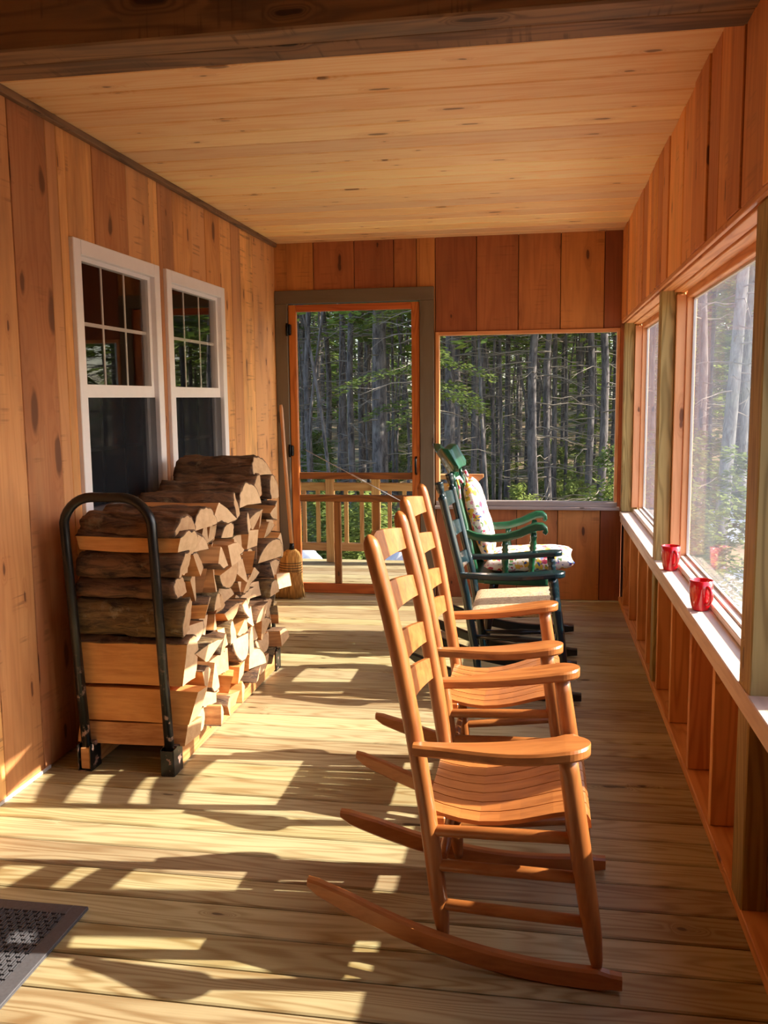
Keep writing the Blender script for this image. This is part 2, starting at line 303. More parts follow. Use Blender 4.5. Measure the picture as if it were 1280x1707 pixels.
# ------------------------------------------------------------------ mesh helpers
class MB:
    def __init__(s): s.v = []; s.f = []; s.uv = []; s.mi = []; s.r = []; s.sm = []
    def quad(s, vs, uvs, mi=0, r=0.0, sm=False):
        b = len(s.v); s.v += [tuple(x) for x in vs]; s.f.append(tuple(range(b, b + len(vs)))); s.uv.append(uvs); s.mi.append(mi); s.r.append(r); s.sm.append(sm)
    def box(s, a, b, axis=None, r=None, mi=0, mat=None, bev=0.0):
        """a,b opposite corners; axis = long (grain) axis; mat = optional matrix"""
        if r is None: r = random.random()
        lo = [min(a[i], b[i]) for i in range(3)]; hi = [max(a[i], b[i]) for i in range(3)]
        d = [hi[i] - lo[i] for i in range(3)]
        if axis is None: axis = d.index(max(d))
        c = [(lo[i] + hi[i]) / 2 for i in range(3)]
        bm = bmesh.new(); bmesh.ops.create_cube(bm, size=1)
        for v in bm.verts: v.co = Vector([v.co[i] * d[i] for i in range(3)])
        if bev > 0: bmesh.ops.bevel(bm, geom=bm.edges[:], offset=min(bev, min(d) * .45), segments=1, affect='EDGES')
        for f in bm.faces:
            nn = f.normal; na = max(range(3), key=lambda i: abs(nn[i]))
            oth = [i for i in range(3) if i != na]
            if axis in oth: ua = axis; va = [i for i in oth if i != axis][0]
            else: ua, va = oth
            k = .07 * na
            vs = []; uvs = []
            for v in f.verts:
                p = Vector(c) + v.co; uvs.append((v.co[ua], v.co[va] + k))
                vs.append(mat @ p if mat else p)
            s.quad(vs, uvs, mi, r)
        bm.free()
    def prism(s, pts, y0, y1, plane='XZ', r=None, mi=0, mat=None, ulong=0):
        """extruded outline; plane XZ extrudes along y, XY along z, YZ along x"""
        if r is None: r = random.random()
        def P(p, t):
            q = {'XZ': (p[0], t, p[1]), 'XY': (p[0], p[1], t), 'YZ': (t, p[0], p[1])}[plane]
            q = Vector(q); return mat @ q if mat else q
        n = len(pts)
        A = [P(p, y0) for p in pts]; B = [P(p, y1) for p in pts]
        u = (lambda p: (p[0], p[1])) if ulong == 0 else (lambda p: (p[1], p[0]))
        s.quad(A, [u(p) for p in pts], mi, r); s.quad(B[::-1], [u(p) for p in pts][::-1], mi, r)
        L = 0
        for i in range(n):
            j = (i + 1) % n; dl = math.dist(pts[i], pts[j])
            s.quad([A[j], A[i], B[i], B[j]], [(L + dl, y0), (L, y0), (L, y1), (L + dl, y1)], mi, r); L += dl
    def tube(s, pts, rad, n=10, r=None, mi=0, cap=True, squash=None):
        if r is None: r = random.random()
        pts = [Vector(p) for p in pts]
        if not hasattr(rad, '__len__'): rad = [rad] * len(pts)
        T = []
        for i in range(len(pts)):
            t = pts[min(i + 1, len(pts) - 1)] - pts[max(i - 1, 0)]; T.append(t.normalized())
        up = Vector((0, 1, 0)) if abs(T[0].y) < .9 else Vector((1, 0, 0))
        X = T[0].cross(up).normalized(); rings = []; L = 0
        for i, p in enumerate(pts):
            X = (X - T[i] * X.dot(T[i])).normalized(); Y = T[i].cross(X)
            if i: L += (pts[i] - pts[i - 1]).length
            ring = []
            for k in range(n):
                a = 2 * PI * k / n; q = p + X * math.cos(a) * rad[i] + Y * math.sin(a) * rad[i] * (squash or 1)
                ring.append(q)
            rings.append((ring, L, rad[i]))
        b = len(s.v)
        for ring, L, _ in rings: s.v += [tuple(q) for q in ring]
        for i in range(len(rings) - 1):
            for k in range(n):
                k2 = (k + 1) % n
                s.f.append((b + i * n + k, b + i * n + k2, b + (i + 1) * n + k2, b + (i + 1) * n + k))
                c = .04
                s.uv.append([(rings[i][1], c * k / n * 3), (rings[i][1], c * (k + 1) / n * 3), (rings[i + 1][1], c * (k + 1) / n * 3), (rings[i + 1][1], c * k / n * 3)])
                s.mi.append(mi); s.r.append(r); s.sm.append(True)
        if cap:
            for base, rev in ((b, True), (b + (len(rings) - 1) * n, False)):
                idx = list(range(base, base + n))
                if rev: idx = idx[::-1]
                s.f.append(tuple(idx)); s.uv.append([(0, 0)] * n); s.mi.append(mi); s.r.append(r); s.sm.append(False)
    def grid(s, fn, nu, nv, r=None, mi=0, sm=True, close=False):
        """surface fn(i/nu, j/nv) -> point"""
        if r is None: r = random.random()
        b = len(s.v)
        for i in range(nu + 1):
            for j in range(nv + 1): s.v.append(tuple(fn(i / nu, j / nv)))
        w = nv + 1
        for i in range(nu):
            for j in range(nv):
                s.f.append((b + i * w + j, b + (i + 1) * w + j, b + (i + 1) * w + j + 1, b + i * w + j + 1))
                s.uv.append([(i / nu, j / nv), ((i + 1) / nu, j / nv), ((i + 1) / nu, (j + 1) / nv), (i / nu, (j + 1) / nv)])
                s.mi.append(mi); s.r.append(r); s.sm.append(sm)
    def mesh(s, name, mats, weld=False):
        me = bpy.data.meshes.new(name); me.from_pydata(s.v, [], s.f)
        ul = me.uv_layers.new(name='UVMap'); k = 0
        flat = []
        for uvs in s.uv:
            for q in uvs: flat += [q[0], q[1]]
        ul.data.foreach_set('uv', flat)
        a = me.attributes.new('rnd', 'FLOAT', 'FACE'); a.data.foreach_set('value', s.r)
        me.polygons.foreach_set('material_index', s.mi); me.polygons.foreach_set('use_smooth', s.sm)
        for m in (mats if isinstance(mats, (list, tuple)) else [mats]): me.materials.append(m)
        bm = bmesh.new(); bm.from_mesh(me)
        if weld: bmesh.ops.remove_doubles(bm, verts=bm.verts, dist=1e-5)
        bmesh.ops.recalc_face_normals(bm, faces=bm.faces)
        bm.to_mesh(me); bm.free(); me.update(); return me
    def build(s, name, mats, parent=None, weld=False):
        o = bpy.data.objects.new(name, s.mesh(name, mats, weld)); C.objects.link(o)
        if parent: o.parent = parent
        return o

def thing(name, label, cat, loc=(0, 0, 0), rz=0, group=None):
    o = bpy.data.objects.new(name, None); C.objects.link(o); o.location = loc; o.rotation_euler = (0, 0, rz); o.empty_display_size = .1
    return tag(o, label, cat, group)
def tag(o, label, cat, group=None):
    o['label'] = label; o['category'] = cat
    if group: o['group'] = group
    return o
def struct(o, label=None, cat=None):
    o['kind'] = 'structure'
    if label: o['label'] = label
    if cat: o['category'] = cat
    return o
def box1(name, a, b, mat, parent=None, axis=None, bev=.002, r=None):
    m = MB(); m.box(a, b, axis, r=r, bev=bev); return m.build(name, mat, parent)

# ------------------------------------------------------------------ room shell
XL, XR, YB, ZC = -1.88, .55, 6.43, 2.517
YN = -1.6
rs = random.Random(3)
# floor: deck boards run across the porch
m = MB(); y = YN; bw = .140
while y < 6.47:
    m.box((XL - .1, y + .0032, -.028), (.66, y + bw - .0032, rs.uniform(-.0008, .0008)), 0, r=rs.random(), bev=.004); y += bw
floor = struct(m.build('floor', M['floor']), 'pale pine deck boards running across the screened porch', 'floor')
box1('joist_underlay', (XL - .1, YN, -.10), (.66, 6.47, -.031), M['roomdark'], floor, bev=0)

# ceiling
m = MB(); y = 2.5; k = 0
while y < YB + .03:
    w = rs.choice((.172, .18, .188)); m.box((XL - .02, y + .0032, ZC), (.62, y + w - .0032, ZC + .02), 0, r=rs.random(), bev=.007); y += w
y = YN
while y < 2.49:
    m.box((XL - .02, y + .002, 2.78), (.62, y + .176, 2.8), 0, r=rs.random(), bev=.003); y += .18
ceil = struct(m.build('ceiling', M['ceil']), 'varnished tongue and groove pine ceiling with dark knots', 'ceiling')
m = MB(); m.box((XL - .3, YN - .1, 2.83), (1.1, YB + .6, 2.95)); m.box((XL - .3, 2.55, 2.56), (.9, YB + .1, 2.6))
m.build('light_block_roof', M['roomdark'], ceil)  # unseen slab above the ceiling, added to keep light from leaking in
# cross beam
m = MB()
m.box((XL - .02, 2.49, 2.40), (.60, 2.60, 2.78), 0, bev=.006); m.box((XL - .02, 2.602, 2.402), (.60, 2.72, 2.54), 0, bev=.006)
struct(m.build('trim_1', M['beam']), 'rough weathered doubled beam crossing under the ceiling', 'beam')
# crown strip along left wall
m = MB(); m.box((XL, 2.72, 2.49), (XL + .028, YB - .02, ZC), 1, bev=.003)
struct(m.build('trim_2', M['beam']), 'thin weathered moulding between left wall and ceiling', 'moulding')

def boards_v(m, x_or_y, plane, edges, z0, z1, th, holes=(), gap=.0022, jit=.0015):
    """vertical boards; plane 'x' -> wall at x, boards spaced in y"""
    for i in range(len(edges) - 1):
        a, b = edges[i] + gap, edges[i + 1] - gap; r = rs.random(); fj = rs.uniform(-jit, jit)
        segs = [(z0, z1)]
        spans = [(a, b, z0, z1)]
        for (h0, h1, hz0, hz1) in holes:
            new = []
            for (p, q, s0, s1) in spans:
                if q <= h0 or p >= h1 or s1 <= hz0 or s0 >= hz1: new.append((p, q, s0, s1)); continue
                if p < h0: new.append((p, h0, s0, s1))
                if q > h1: new.append((h1, q, s0, s1))
                if s0 < hz0: new.append((max(p, h0), min(q, h1), s0, hz0))
                if s1 > hz1: new.append((max(p, h0), min(q, h1), hz1, s1))
            spans = new
        t = th + rs.uniform(-.0015, .0015)
        for (p, q, s0, s1) in spans:
            if q - p < .004: continue
            if plane == 'x': lo = (x_or_y + fj, p, s0); hi = (x_or_y + t, q, s1)
            else: lo = (p, x_or_y, s0); hi = (q, x_or_y + t, s1)
            m.box(lo, hi, 2, r=r, bev=.0025)

# left wall
W1 = (3.514, 4.366, .895, 2.082); W2 = (4.452, 5.312, .895, 2.082)
e = [YN, -1.3, -1.0, -.72, -.42, -.1, .2, .5, .8, 1.1, 1.38, 1.68, 1.98, 2.3, 2.62, 2.86, 3.115, 3.37, 3.45, 3.74, 4.06, 4.31, 4.41, 4.6, 4.85, 5.06, 5.3, 5.496, 5.672, 5.923, 6.196, YB + .02]
m = MB(); boards_v(m, XL, 'x', e, .006, ZC + .27, -.02, (W1, W2))
wl = struct(m.build('wall_left', M['wall']), 'rough sawn upright pine boards of the house wall', 'wall')
m = MB()
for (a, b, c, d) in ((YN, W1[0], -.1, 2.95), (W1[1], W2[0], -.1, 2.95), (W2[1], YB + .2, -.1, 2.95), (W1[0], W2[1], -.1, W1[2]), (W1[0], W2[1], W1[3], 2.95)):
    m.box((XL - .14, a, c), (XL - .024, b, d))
m.build('backing', M['roomdark'], wl)  # dark boxes added behind the boards to stop light leaks
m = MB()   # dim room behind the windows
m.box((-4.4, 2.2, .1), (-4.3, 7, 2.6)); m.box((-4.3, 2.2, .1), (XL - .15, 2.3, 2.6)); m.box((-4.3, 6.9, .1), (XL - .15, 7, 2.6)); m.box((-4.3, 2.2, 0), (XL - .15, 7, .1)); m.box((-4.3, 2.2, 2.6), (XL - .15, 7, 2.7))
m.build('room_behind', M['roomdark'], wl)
box1('baseboard_left', (XL, YN, .0), (XL + .006, 3.15, .012), M['paper'], bev=0)['kind'] = 'structure'

def house_window(n, R, label):
    y0, y1, z0, z1 = R; t = struct(bpy.data.objects.new('window_%d' % n, None)); C.objects.link(t); t['label'] = label; t['category'] = 'window'
    t.location = (XL, (y0 + y1) / 2, z0)
    iv = Matrix.Translation(-t.location)
    X0, X1 = XL - .06, XL + .018
    fw = .062
    m = MB()
    m.box((X0, y0, z0), (X1, y0 + fw, z1), 2, mat=iv, bev=.003); m.box((X0, y1 - fw, z0), (X1, y1, z1), 2, mat=iv, bev=.003)
    m.box((X0, y0 + fw, z1 - fw), (X1, y1 - fw, z1), 1, mat=iv, bev=.003); m.box((X0, y0 + fw, z0), (X1, y1 - fw, z0 + .03), 1, mat=iv, bev=.003)
    m.build('window_frame', M['vinyl'], t)
    zm = 1.468
    for nm, xa, za, zb, bot in (('upper_sash', XL - .018, zm - .03, z1 - fw, .055), ('lower_sash', XL - .045, z0 + .03, zm + .01, .035)):
        m = MB(); sw = .03
        m.box((xa - .022, y0 + fw, za), (xa + .01, y0 + fw + sw, zb), 2, mat=iv); m.box((xa - .022, y1 - fw - sw, za), (xa + .01, y1 - fw, zb), 2, mat=iv)
        m.box((xa - .022, y0 + fw + sw, za), (xa + .01, y1 - fw - sw, za + bot), 1, mat=iv); m.box((xa - .022, y0 + fw + sw, zb - sw * .6), (xa + .01, y1 - fw - sw, zb), 1, mat=iv)
        s_ = m.build(nm, M['vinyl'], t)
        ya, yb, zc, zd = y0 + fw + sw, y1 - fw - sw, za + bot, zb - sw * .6
        m = MB()
        for i in (1, 2): yy = ya + (yb - ya) * i / 3; m.box((xa - .012, yy - .007, zc), (xa - .008, yy + .007, zd), 2, mat=iv)
        zz = (zc + zd) / 2; m.box((xa - .0125, ya, zz - .008), (xa - .0085, yb, zz + .008), 1, mat=iv)
        m.build('grid', M['grid'], s_)
        m = MB(); m.box((xa - .006, ya, zc), (xa - .003, yb, zd), mat=iv); m.build('pane', M['pane'], s_)
    m = MB(); m.box((XL - .008, y0 + fw, z0 + .03), (XL - .006, y1 - fw, zm - .03), mat=iv); sc_ = m.build('insect_screen', M['screend'], t)
house_window(1, W1, 'nearer white vinyl window with grid bars in the left wall')
house_window(2, W2, 'farther white vinyl window with grid bars in the left wall')

# back wall
m = MB()
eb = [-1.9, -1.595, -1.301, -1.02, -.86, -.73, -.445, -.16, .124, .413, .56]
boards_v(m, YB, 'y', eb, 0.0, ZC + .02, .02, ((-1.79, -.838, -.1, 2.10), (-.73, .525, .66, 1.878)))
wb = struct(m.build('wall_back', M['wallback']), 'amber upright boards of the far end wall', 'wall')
m = MB()
for (a, b, c, d) in ((-2.0, -1.79, -.1, 2.95), (-.838, -.73, -.1, 2.95), (.525, .68, -.1, 2.95), (-1.79, -.838, 2.10, 2.95), (-.73, .525, 1.878, 2.95), (-.73, .525, -.1, .66)):
    m.box((a, YB + .023, c), (b, YB + .10, d))
m.build('backing', M['roomdark'], wb)  # dark boxes added to stop light leaking between back wall boards
# door casing
m = MB()
m.box((-1.878, YB - .022, 0), (-1.788, YB - .001, 2.095), 2, bev=.003); m.box((-.838, YB - .022, 0), (-.738, YB - .001, 2.095), 2, bev=.003); m.box((-1.878, YB - .022, 2.096), (-.738, YB - .001, 2.188), 0, bev=.003)
struct(m.build('trim_3', M['trimgrey']), 'grey brown painted casing around the screen door', 'door casing')
# screen door
d = bpy.data.objects.new('door_1', None); C.objects.link(d); d.location = (-1.31, YB, 0); struct(d, 'orange stained wooden screen door in the far wall', 'door')
iv = Matrix.Translation(-Vector(d.location))
Y0, Y1 = YB - .006, YB + .03
m = MB(); m.box((-1.784, Y0, .005), (-1.728, Y1, 2.088), 2, mat=iv, bev=.003); m.build('stile', M['doorwood'], d)
m = MB(); m.box((-.898, Y0, .005), (-.842, Y1, 2.088), 2, mat=iv, bev=.003); m.build('stile', M['doorwood'], d)
m = MB(); m.box((-1.728, Y0, 2.04), (-.898, Y1, 2.088), 0, mat=iv, bev=.003); m.build('top_rail', M['doorwood'], d)
m = MB(); m.box((-1.728, Y0, .005), (-.898, Y1, .075), 0, mat=iv, bev=.003); m.build('bottom_rail', M['doorwood'], d)
for z0_, z1_ in ((.845, .893), (.68, .73)):
    m = MB(); m.box((-1.728, Y0 + .008, z0_), (-.898, Y1, z1_), 0, mat=iv, bev=.003); m.build('middle_rail', M['doorrail'], d)
for xx in (-1.452, -1.165):
    m = MB(); m.box((xx - .025, Y0 + .008, .075), (xx + .025, Y1, .68), 2, mat=iv, bev=.003); m.build('mullion', M['doorrail'], d)
m = MB(); m.box((-1.728, YB + .012, .06), (-.898, YB + .0135, 2.05), mat=iv); m.build('door_screen', M['screen'], d)
for zz in (1.915, 1.053, .25):
    m = MB(); m.box((-1.80, YB - .036, zz - .038), (-1.762, YB - .006, zz + .038), mat=iv, bev=.006); m.tube([iv @ Vector((-1.786, YB - .04, zz - .045)), iv @ Vector((-1.786, YB - .04, zz + .045))], .009); m.build('hinge', M['metal'], d)
m = MB(); m.tube([iv @ Vector(p) for p in ((-.869, YB - .008, .885), (-.869, YB - .035, .90), (-.869, YB - .042, .945), (-.869, YB - .035, .99), (-.869, YB - .008, 1.005))], .008); m.build('door_handle', M['metal'], d)
m = MB(); a = Vector((-1.68, YB - .012, 1.06)); b = Vector((-.92, YB - .012, .66)); m.tube([iv @ a, iv @ b], .0028, 6); mid = a.lerp(b, .52); dd = (b - a).normalized() * .06; m.tube([iv @ (mid - dd), iv @ (mid + dd)], .0065, 8); m.build('sag_cable', M['cable'], d)
# back screen window
w = bpy.data.objects.new('window_3', None); C.objects.link(w); w.location = (-.1, YB, .66); struct(w, 'wide screened opening beside the screen door', 'window')
iv = Matrix.Translation(-Vector(w.location))
m = MB(); m.box((-.728, YB - .012, .695), (-.705, YB + .07, 1.876), 2, mat=iv); m.box((.505, YB - .008, .695), (.523, YB + .07, 1.876), 2, mat=iv); m.box((-.705, YB - .012, 1.853), (.505, YB + .07, 1.876), 0, mat=iv); m.build('window_frame', M['header'], w)
m = MB(); m.box((-.70, YB + .04, .70), (.5, YB + .0415, 1.85), mat=iv); m.build('insect_screen', M['screen'], w)
m = MB(); m.box((-.735, YB - .045, .64), (.54, YB + .07, .662), 0, mat=iv, bev=.003); m.box((-.728, YB - .018, .662), (.523, YB + .07, .695), 0, mat=iv, bev=.003); m.build('window_sill', M['sillgrey'], w)

# right wall
e = [YN]
while e[-1] < 6.3: e.append(e[-1] + rs.choice((.18, .22, .26, .29, .14)))
e[-1] = YB
m = MB(); boards_v(m, .53, 'x', e, 1.925, ZC + .27, .02, gap=.004, jit=.004)
wr = struct(m.build('wall_right', M['wallright']), 'amber upright boards above the right screens', 'wall')
m = MB(); m.box((.56, YN, 1.99), (.70, YB + .1, 2.95)); m.build('backing', M['roomdark'], wr)  # dark box added to stop light leaking through the right wall
m = MB(); y = YN
while y < YB:
    w_ = rs.choice((.2, .24, .28)); m.box((.645, y, -.1), (.665, min(y + w_ - .0, YB + .1), .637), 2, r=rs.random()); y += w_
y = YN
while y < 1.32:
    m.box((.645, y, .565), (.665, y + .2, 1.99), 2, r=rs.random()); y += .202  # unseen solid boards added beside the camera to cut the light indoors
m.build('sheathing', M['sheath'], wr)
for yy in (-1.2, -.75, -.3, .15, .6, 1.05, 1.5, 1.98, 2.955, 3.412, 3.907, 4.36, 4.80, 5.254, 5.73, 6.16):
    m = MB(); m.box((.552, yy - .019, .04), (.640, yy + .019, .563), 2, bev=.002); m.build('stud', M['header'], wr)
m = MB(); m.box((.545, YN, .001), (.64, YB - .03, .038), 1, bev=.003)
struct(m.build('baseboard_right', M['header']), 'floor plate of the open stud wall on the right', 'floor plate')
m = MB(); m.box((.545, YN, .564), (.64, YB - .03, .600), 1, bev=.003); m.box((.540, YN, .602), (.655, YB - .03, .637), 1, bev=.003)
struct(m.build('trim_4', M['sill']), 'long pale sill board under the right screens', 'sill')
m = MB(); m.box((.53, YN, 1.905), (.545, YB - .02, 1.924), 1, bev=.002); m.box((.553, YN, 1.90), (.60, YB - .02, 1.985), 1, bev=.002); m.box((.602, YN, 1.893), (.655, YB - .02, 1.985), 1, bev=.002)
struct(m.build('trim_5', M['header']), 'layered header boards above the right screens', 'header')
npost = 6
for (ya, yb, lab) in ((4.468, 4.557, 'green tinted post between the two right screens, full height'), (2.44, 2.565, 'nearest wide post at the right edge'), (1.31, 1.40, 'post nearer the camera in the right wall'), (6.34, 6.42, 'corner post where right wall meets far wall')):
    m = MB(); zt = 1.905
    m.box((.546, ya, .0 if ya < 6 else .64), (.612, yb, zt), 2, bev=.004); m.box((.6125, ya, .64), (.655, yb, 1.893), 2, bev=.004)
    struct(m.build('trim_%d' % npost, M['treated']), lab, 'post'); npost += 1
def side_screen(n, ya, yb, lab):
    fb = .085 if n == 6 else .03
    w = bpy.data.objects.new('window_%d' % n, None); C.objects.link(w); w.location = (.68, (ya + yb) / 2, .64); struct(w, lab, 'window'); iv = Matrix.Translation(-Vector(w.location))
    m = MB()
    m.box((.612, yb - .004, .672), (.672, yb - .022 + .017, 1.865), 2, mat=iv)
    m.box((.656, ya, .64), (.70, ya + .012, 1.892), 2, mat=iv, bev=.003); m.box((.656, yb - fb, .64), (.70, yb, 1.892), 2, mat=iv, bev=.003)
    m.box((.612, yb - .022, .672), (.6555, yb - .001, 1.88), 2, mat=iv, bev=.002)
    m.build('side_stop', M['fresh'], w)
    m = MB(); m.box((.656, ya + .0125, 1.865), (.70, yb - fb - .0005, 1.95), 1, mat=iv, bev=.003); m.build('top_stop', M['header'], w)
    m = MB(); m.box((.622, ya + .003, .638), (.655, yb - .023, .662), 1, mat=iv, bev=.003); m.box((.656, ya + .0125, .638), (.70, yb - fb - .0005, .668), 1, mat=iv, bev=.003); m.build('bottom_stop', M['sill'], w)
    m = MB(); t = .009
    for q in (((.684, ya + .0125, .668), (.696, ya + .0125 + t, 1.865)), ((.684, yb - fb - t, .668), (.696, yb - fb, 1.865)), ((.684, ya + .0125, .668), (.696, yb - fb, .668 + t)), ((.684, ya + .0125, 1.865 - t), (.696, yb - fb, 1.865))): m.box(*q, mat=iv)
    m.build('spline_frame', M['grid'], w)
    m = MB(); m.box((.6895, ya + .016, .672), (.6905, yb - fb - .004, 1.86), mat=iv); m.build('hazy_pane', M['film'], w)
side_screen(4, 2.566, 4.466, 'near hazy screen in the right wall behind the red mugs')
side_screen(5, 4.559, 6.338, 'far hazy screen in the right wall next to the corner')
side_screen(6, 1.402, 2.439, 'hazy screen nearer the camera at the right edge')
m = MB(); m.box((XL - .1, YN - .1, -.1), (.7, YN, 2.95)); struct(m.build('wall_near', M['wall']), 'unseen board wall added behind the viewer to block light', 'wall')  # unseen end wall, added to block light from behind the camera

# ------------------------------------------------------------------ rocking chairs
def turned(m, p0, p1, prof, n=14):
    p0 = Vector(p0); p1 = Vector(p1); m.tube([p0.lerp(p1, t) for t, _ in prof], [r for _, r in prof], n)
def rocker(parent, mat, side, w0, w1, xr, xf, xc, Rr, h=.052, th=.030, name='rocker'):
    m = MB(); N = 28
    def zb(x): return (x - xc) ** 2 / (2 * Rr)
    P = []
    for i in range(N + 1):
        t = i / N; x = xr + (xf - xr) * t
        w = side * (w0 + (w1 - w0) * t)
        hh = h * min(1, .72 + 2.0 * t, .9 + 4.5 * (1 - t))
        e0 = min(t, 1 - t) * N
        z0 = zb(x); z1 = z0 + hh
        if e0 < 1: z0 += hh * (.25 if t < .5 else .05); z1 -= hh * .15
        P.append((x, w, z0, z1))
    r = random.random()
    for i in range(N):
        x0, w0_, a0, b0 = P[i]; x1, w1_, a1, b1 = P[i + 1]; q = th / 2; c = .006
        sec0 = [(-q + c, a0), (q - c, a0), (q, a0 + c), (q, b0 - c), (q - c, b0), (-q + c, b0), (-q, b0 - c), (-q, a0 + c)]
        sec1 = [(-q + c, a1), (q - c, a1), (q, a1 + c), (q, b1 - c), (q - c, b1), (-q + c, b1), (-q, b1 - c), (-q, a1 + c)]
        for k in range(8):
            k2 = (k + 1) % 8
            m.quad([(x0, w0_ + sec0[k][0], sec0[k][1]), (x0, w0_ + sec0[k2][0], sec0[k2][1]), (x1, w1_ + sec1[k2][0], sec1[k2][1]), (x1, w1_ + sec1[k][0], sec1[k][1])], [(x0, 0), (x0, .03), (x1, .03), (x1, 0)], 0, r)
        if i == 0: m.quad([(x0, w0_ + s[0], s[1]) for s in sec0], [(0, 0)] * 8, 0, r)
        if i == N - 1: m.quad([(x1, w1_ + s[0], s[1]) for s in sec1], [(0, 0)] * 8, 0, r)
    return m.build(name, mat, parent, weld=True)
def arm(parent, mat, side, rear, front, wr, wf, th, dip=.0, bulge=.012):
    """arm board from rear (x,w,z) to front (x,w,z)"""
    m = MB(); N = 30; rows = []
    for i in range(N + 1):
        t = 1 - (1 - i / N) ** 1.8
        x = rear[0] + (front[0] - rear[0]) * t
        z = rear[2] + (front[2] - rear[2]) * t - dip * math.sin(PI * min(1, t * 1.15))
        q = min(1, t / .8); hw = (wr + (wf - wr) * q * q * (3 - 2 * q)) / 2; inner = rear[1] - wr / 2 + (front[1] - wf / 2 - rear[1] + wr / 2) * t; c = inner + hw + bulge * math.sin(PI * t)
        L = abs(front[0] - rear[0]); de = (1 - t) * L
        if de < hw: hw *= math.sqrt(max(.02, 1 - ((hw - de) / hw) ** 2 * .985))
        if t * L < .015: hw *= .8
        rows.append((x, side * c, z, hw))
    e = .006
    for i in range(N):
        secs = []
        for (x, c, z, hw) in (rows[i], rows[i + 1]):
            secs.append([(x, c - hw + e, z - th), (x, c + hw - e, z - th), (x, c + hw, z - th + e), (x, c + hw, z - e), (x, c + hw - e, z), (x, c - hw + e, z), (x, c - hw, z - e), (x, c - hw, z - th + e)])
        for k in range(8):
            k2 = (k + 1) % 8; m.quad([secs[0][k], secs[0][k2], secs[1][k2], secs[1][k]], [(0, 0), (0, .02), (.02, .02), (.02, 0)], 0, .5)
        if i == 0: m.quad(secs[0], [(0, 0)] * 8, 0, .5)
        if i == N - 1: m.quad(secs[1], [(0, 0)] * 8, 0, .5)
    return m.build('armrest', mat, parent, weld=True)
def back_slat(parent, mat, xf, wf, zc, h, arch, bow, th=.011, name='back_slat'):
    """curved slat between the posts; xf(z), wf(z) post line"""
    m = MB(); N = 12; S = []
    for i in range(N + 1):
        t = i / N * 2 - 1; w = wf(zc) * t
        a = (1 - abs(t)) ** .8 * arch if arch else 0
        b = bow * (1 - t * t)
        lo = zc - h / 2; hi = zc + h / 2 + a
        S.append([(xf(lo) - b - th / 2, w, lo), (xf(lo) - b + th / 2, w, lo), (xf(hi) - b + th / 2, w, hi), (xf(hi) - b - th / 2, w, hi)])
    for i in range(N):
        for k in range(4):
            k2 = (k + 1) % 4; m.quad([S[i][k], S[i][k2], S[i + 1][k2], S[i + 1][k]], [(S[i][k][1], 0), (S[i][k2][1], .03), (S[i + 1][k2][1], .03), (S[i + 1][k][1], 0)], 0, .3)
    m.quad(S[0], [(0, 0)] * 4, 0, .3); m.quad(S[-1], [(0, 0)] * 4, 0, .3)
    return m.build(name, mat, parent, weld=True)

def interp(tab):
    def f(z):
        if z <= tab[0][0]: a, b = tab[0], tab[1]
        elif z >= tab[-1][0]: a, b = tab[-2], tab[-1]
        else:
            for a, b in zip(tab, tab[1:]):
                if a[0] <= z <= b[0]: break
        return a[1] + (b[1] - a[1]) * (z - a[0]) / (b[0] - a[0])
    return f

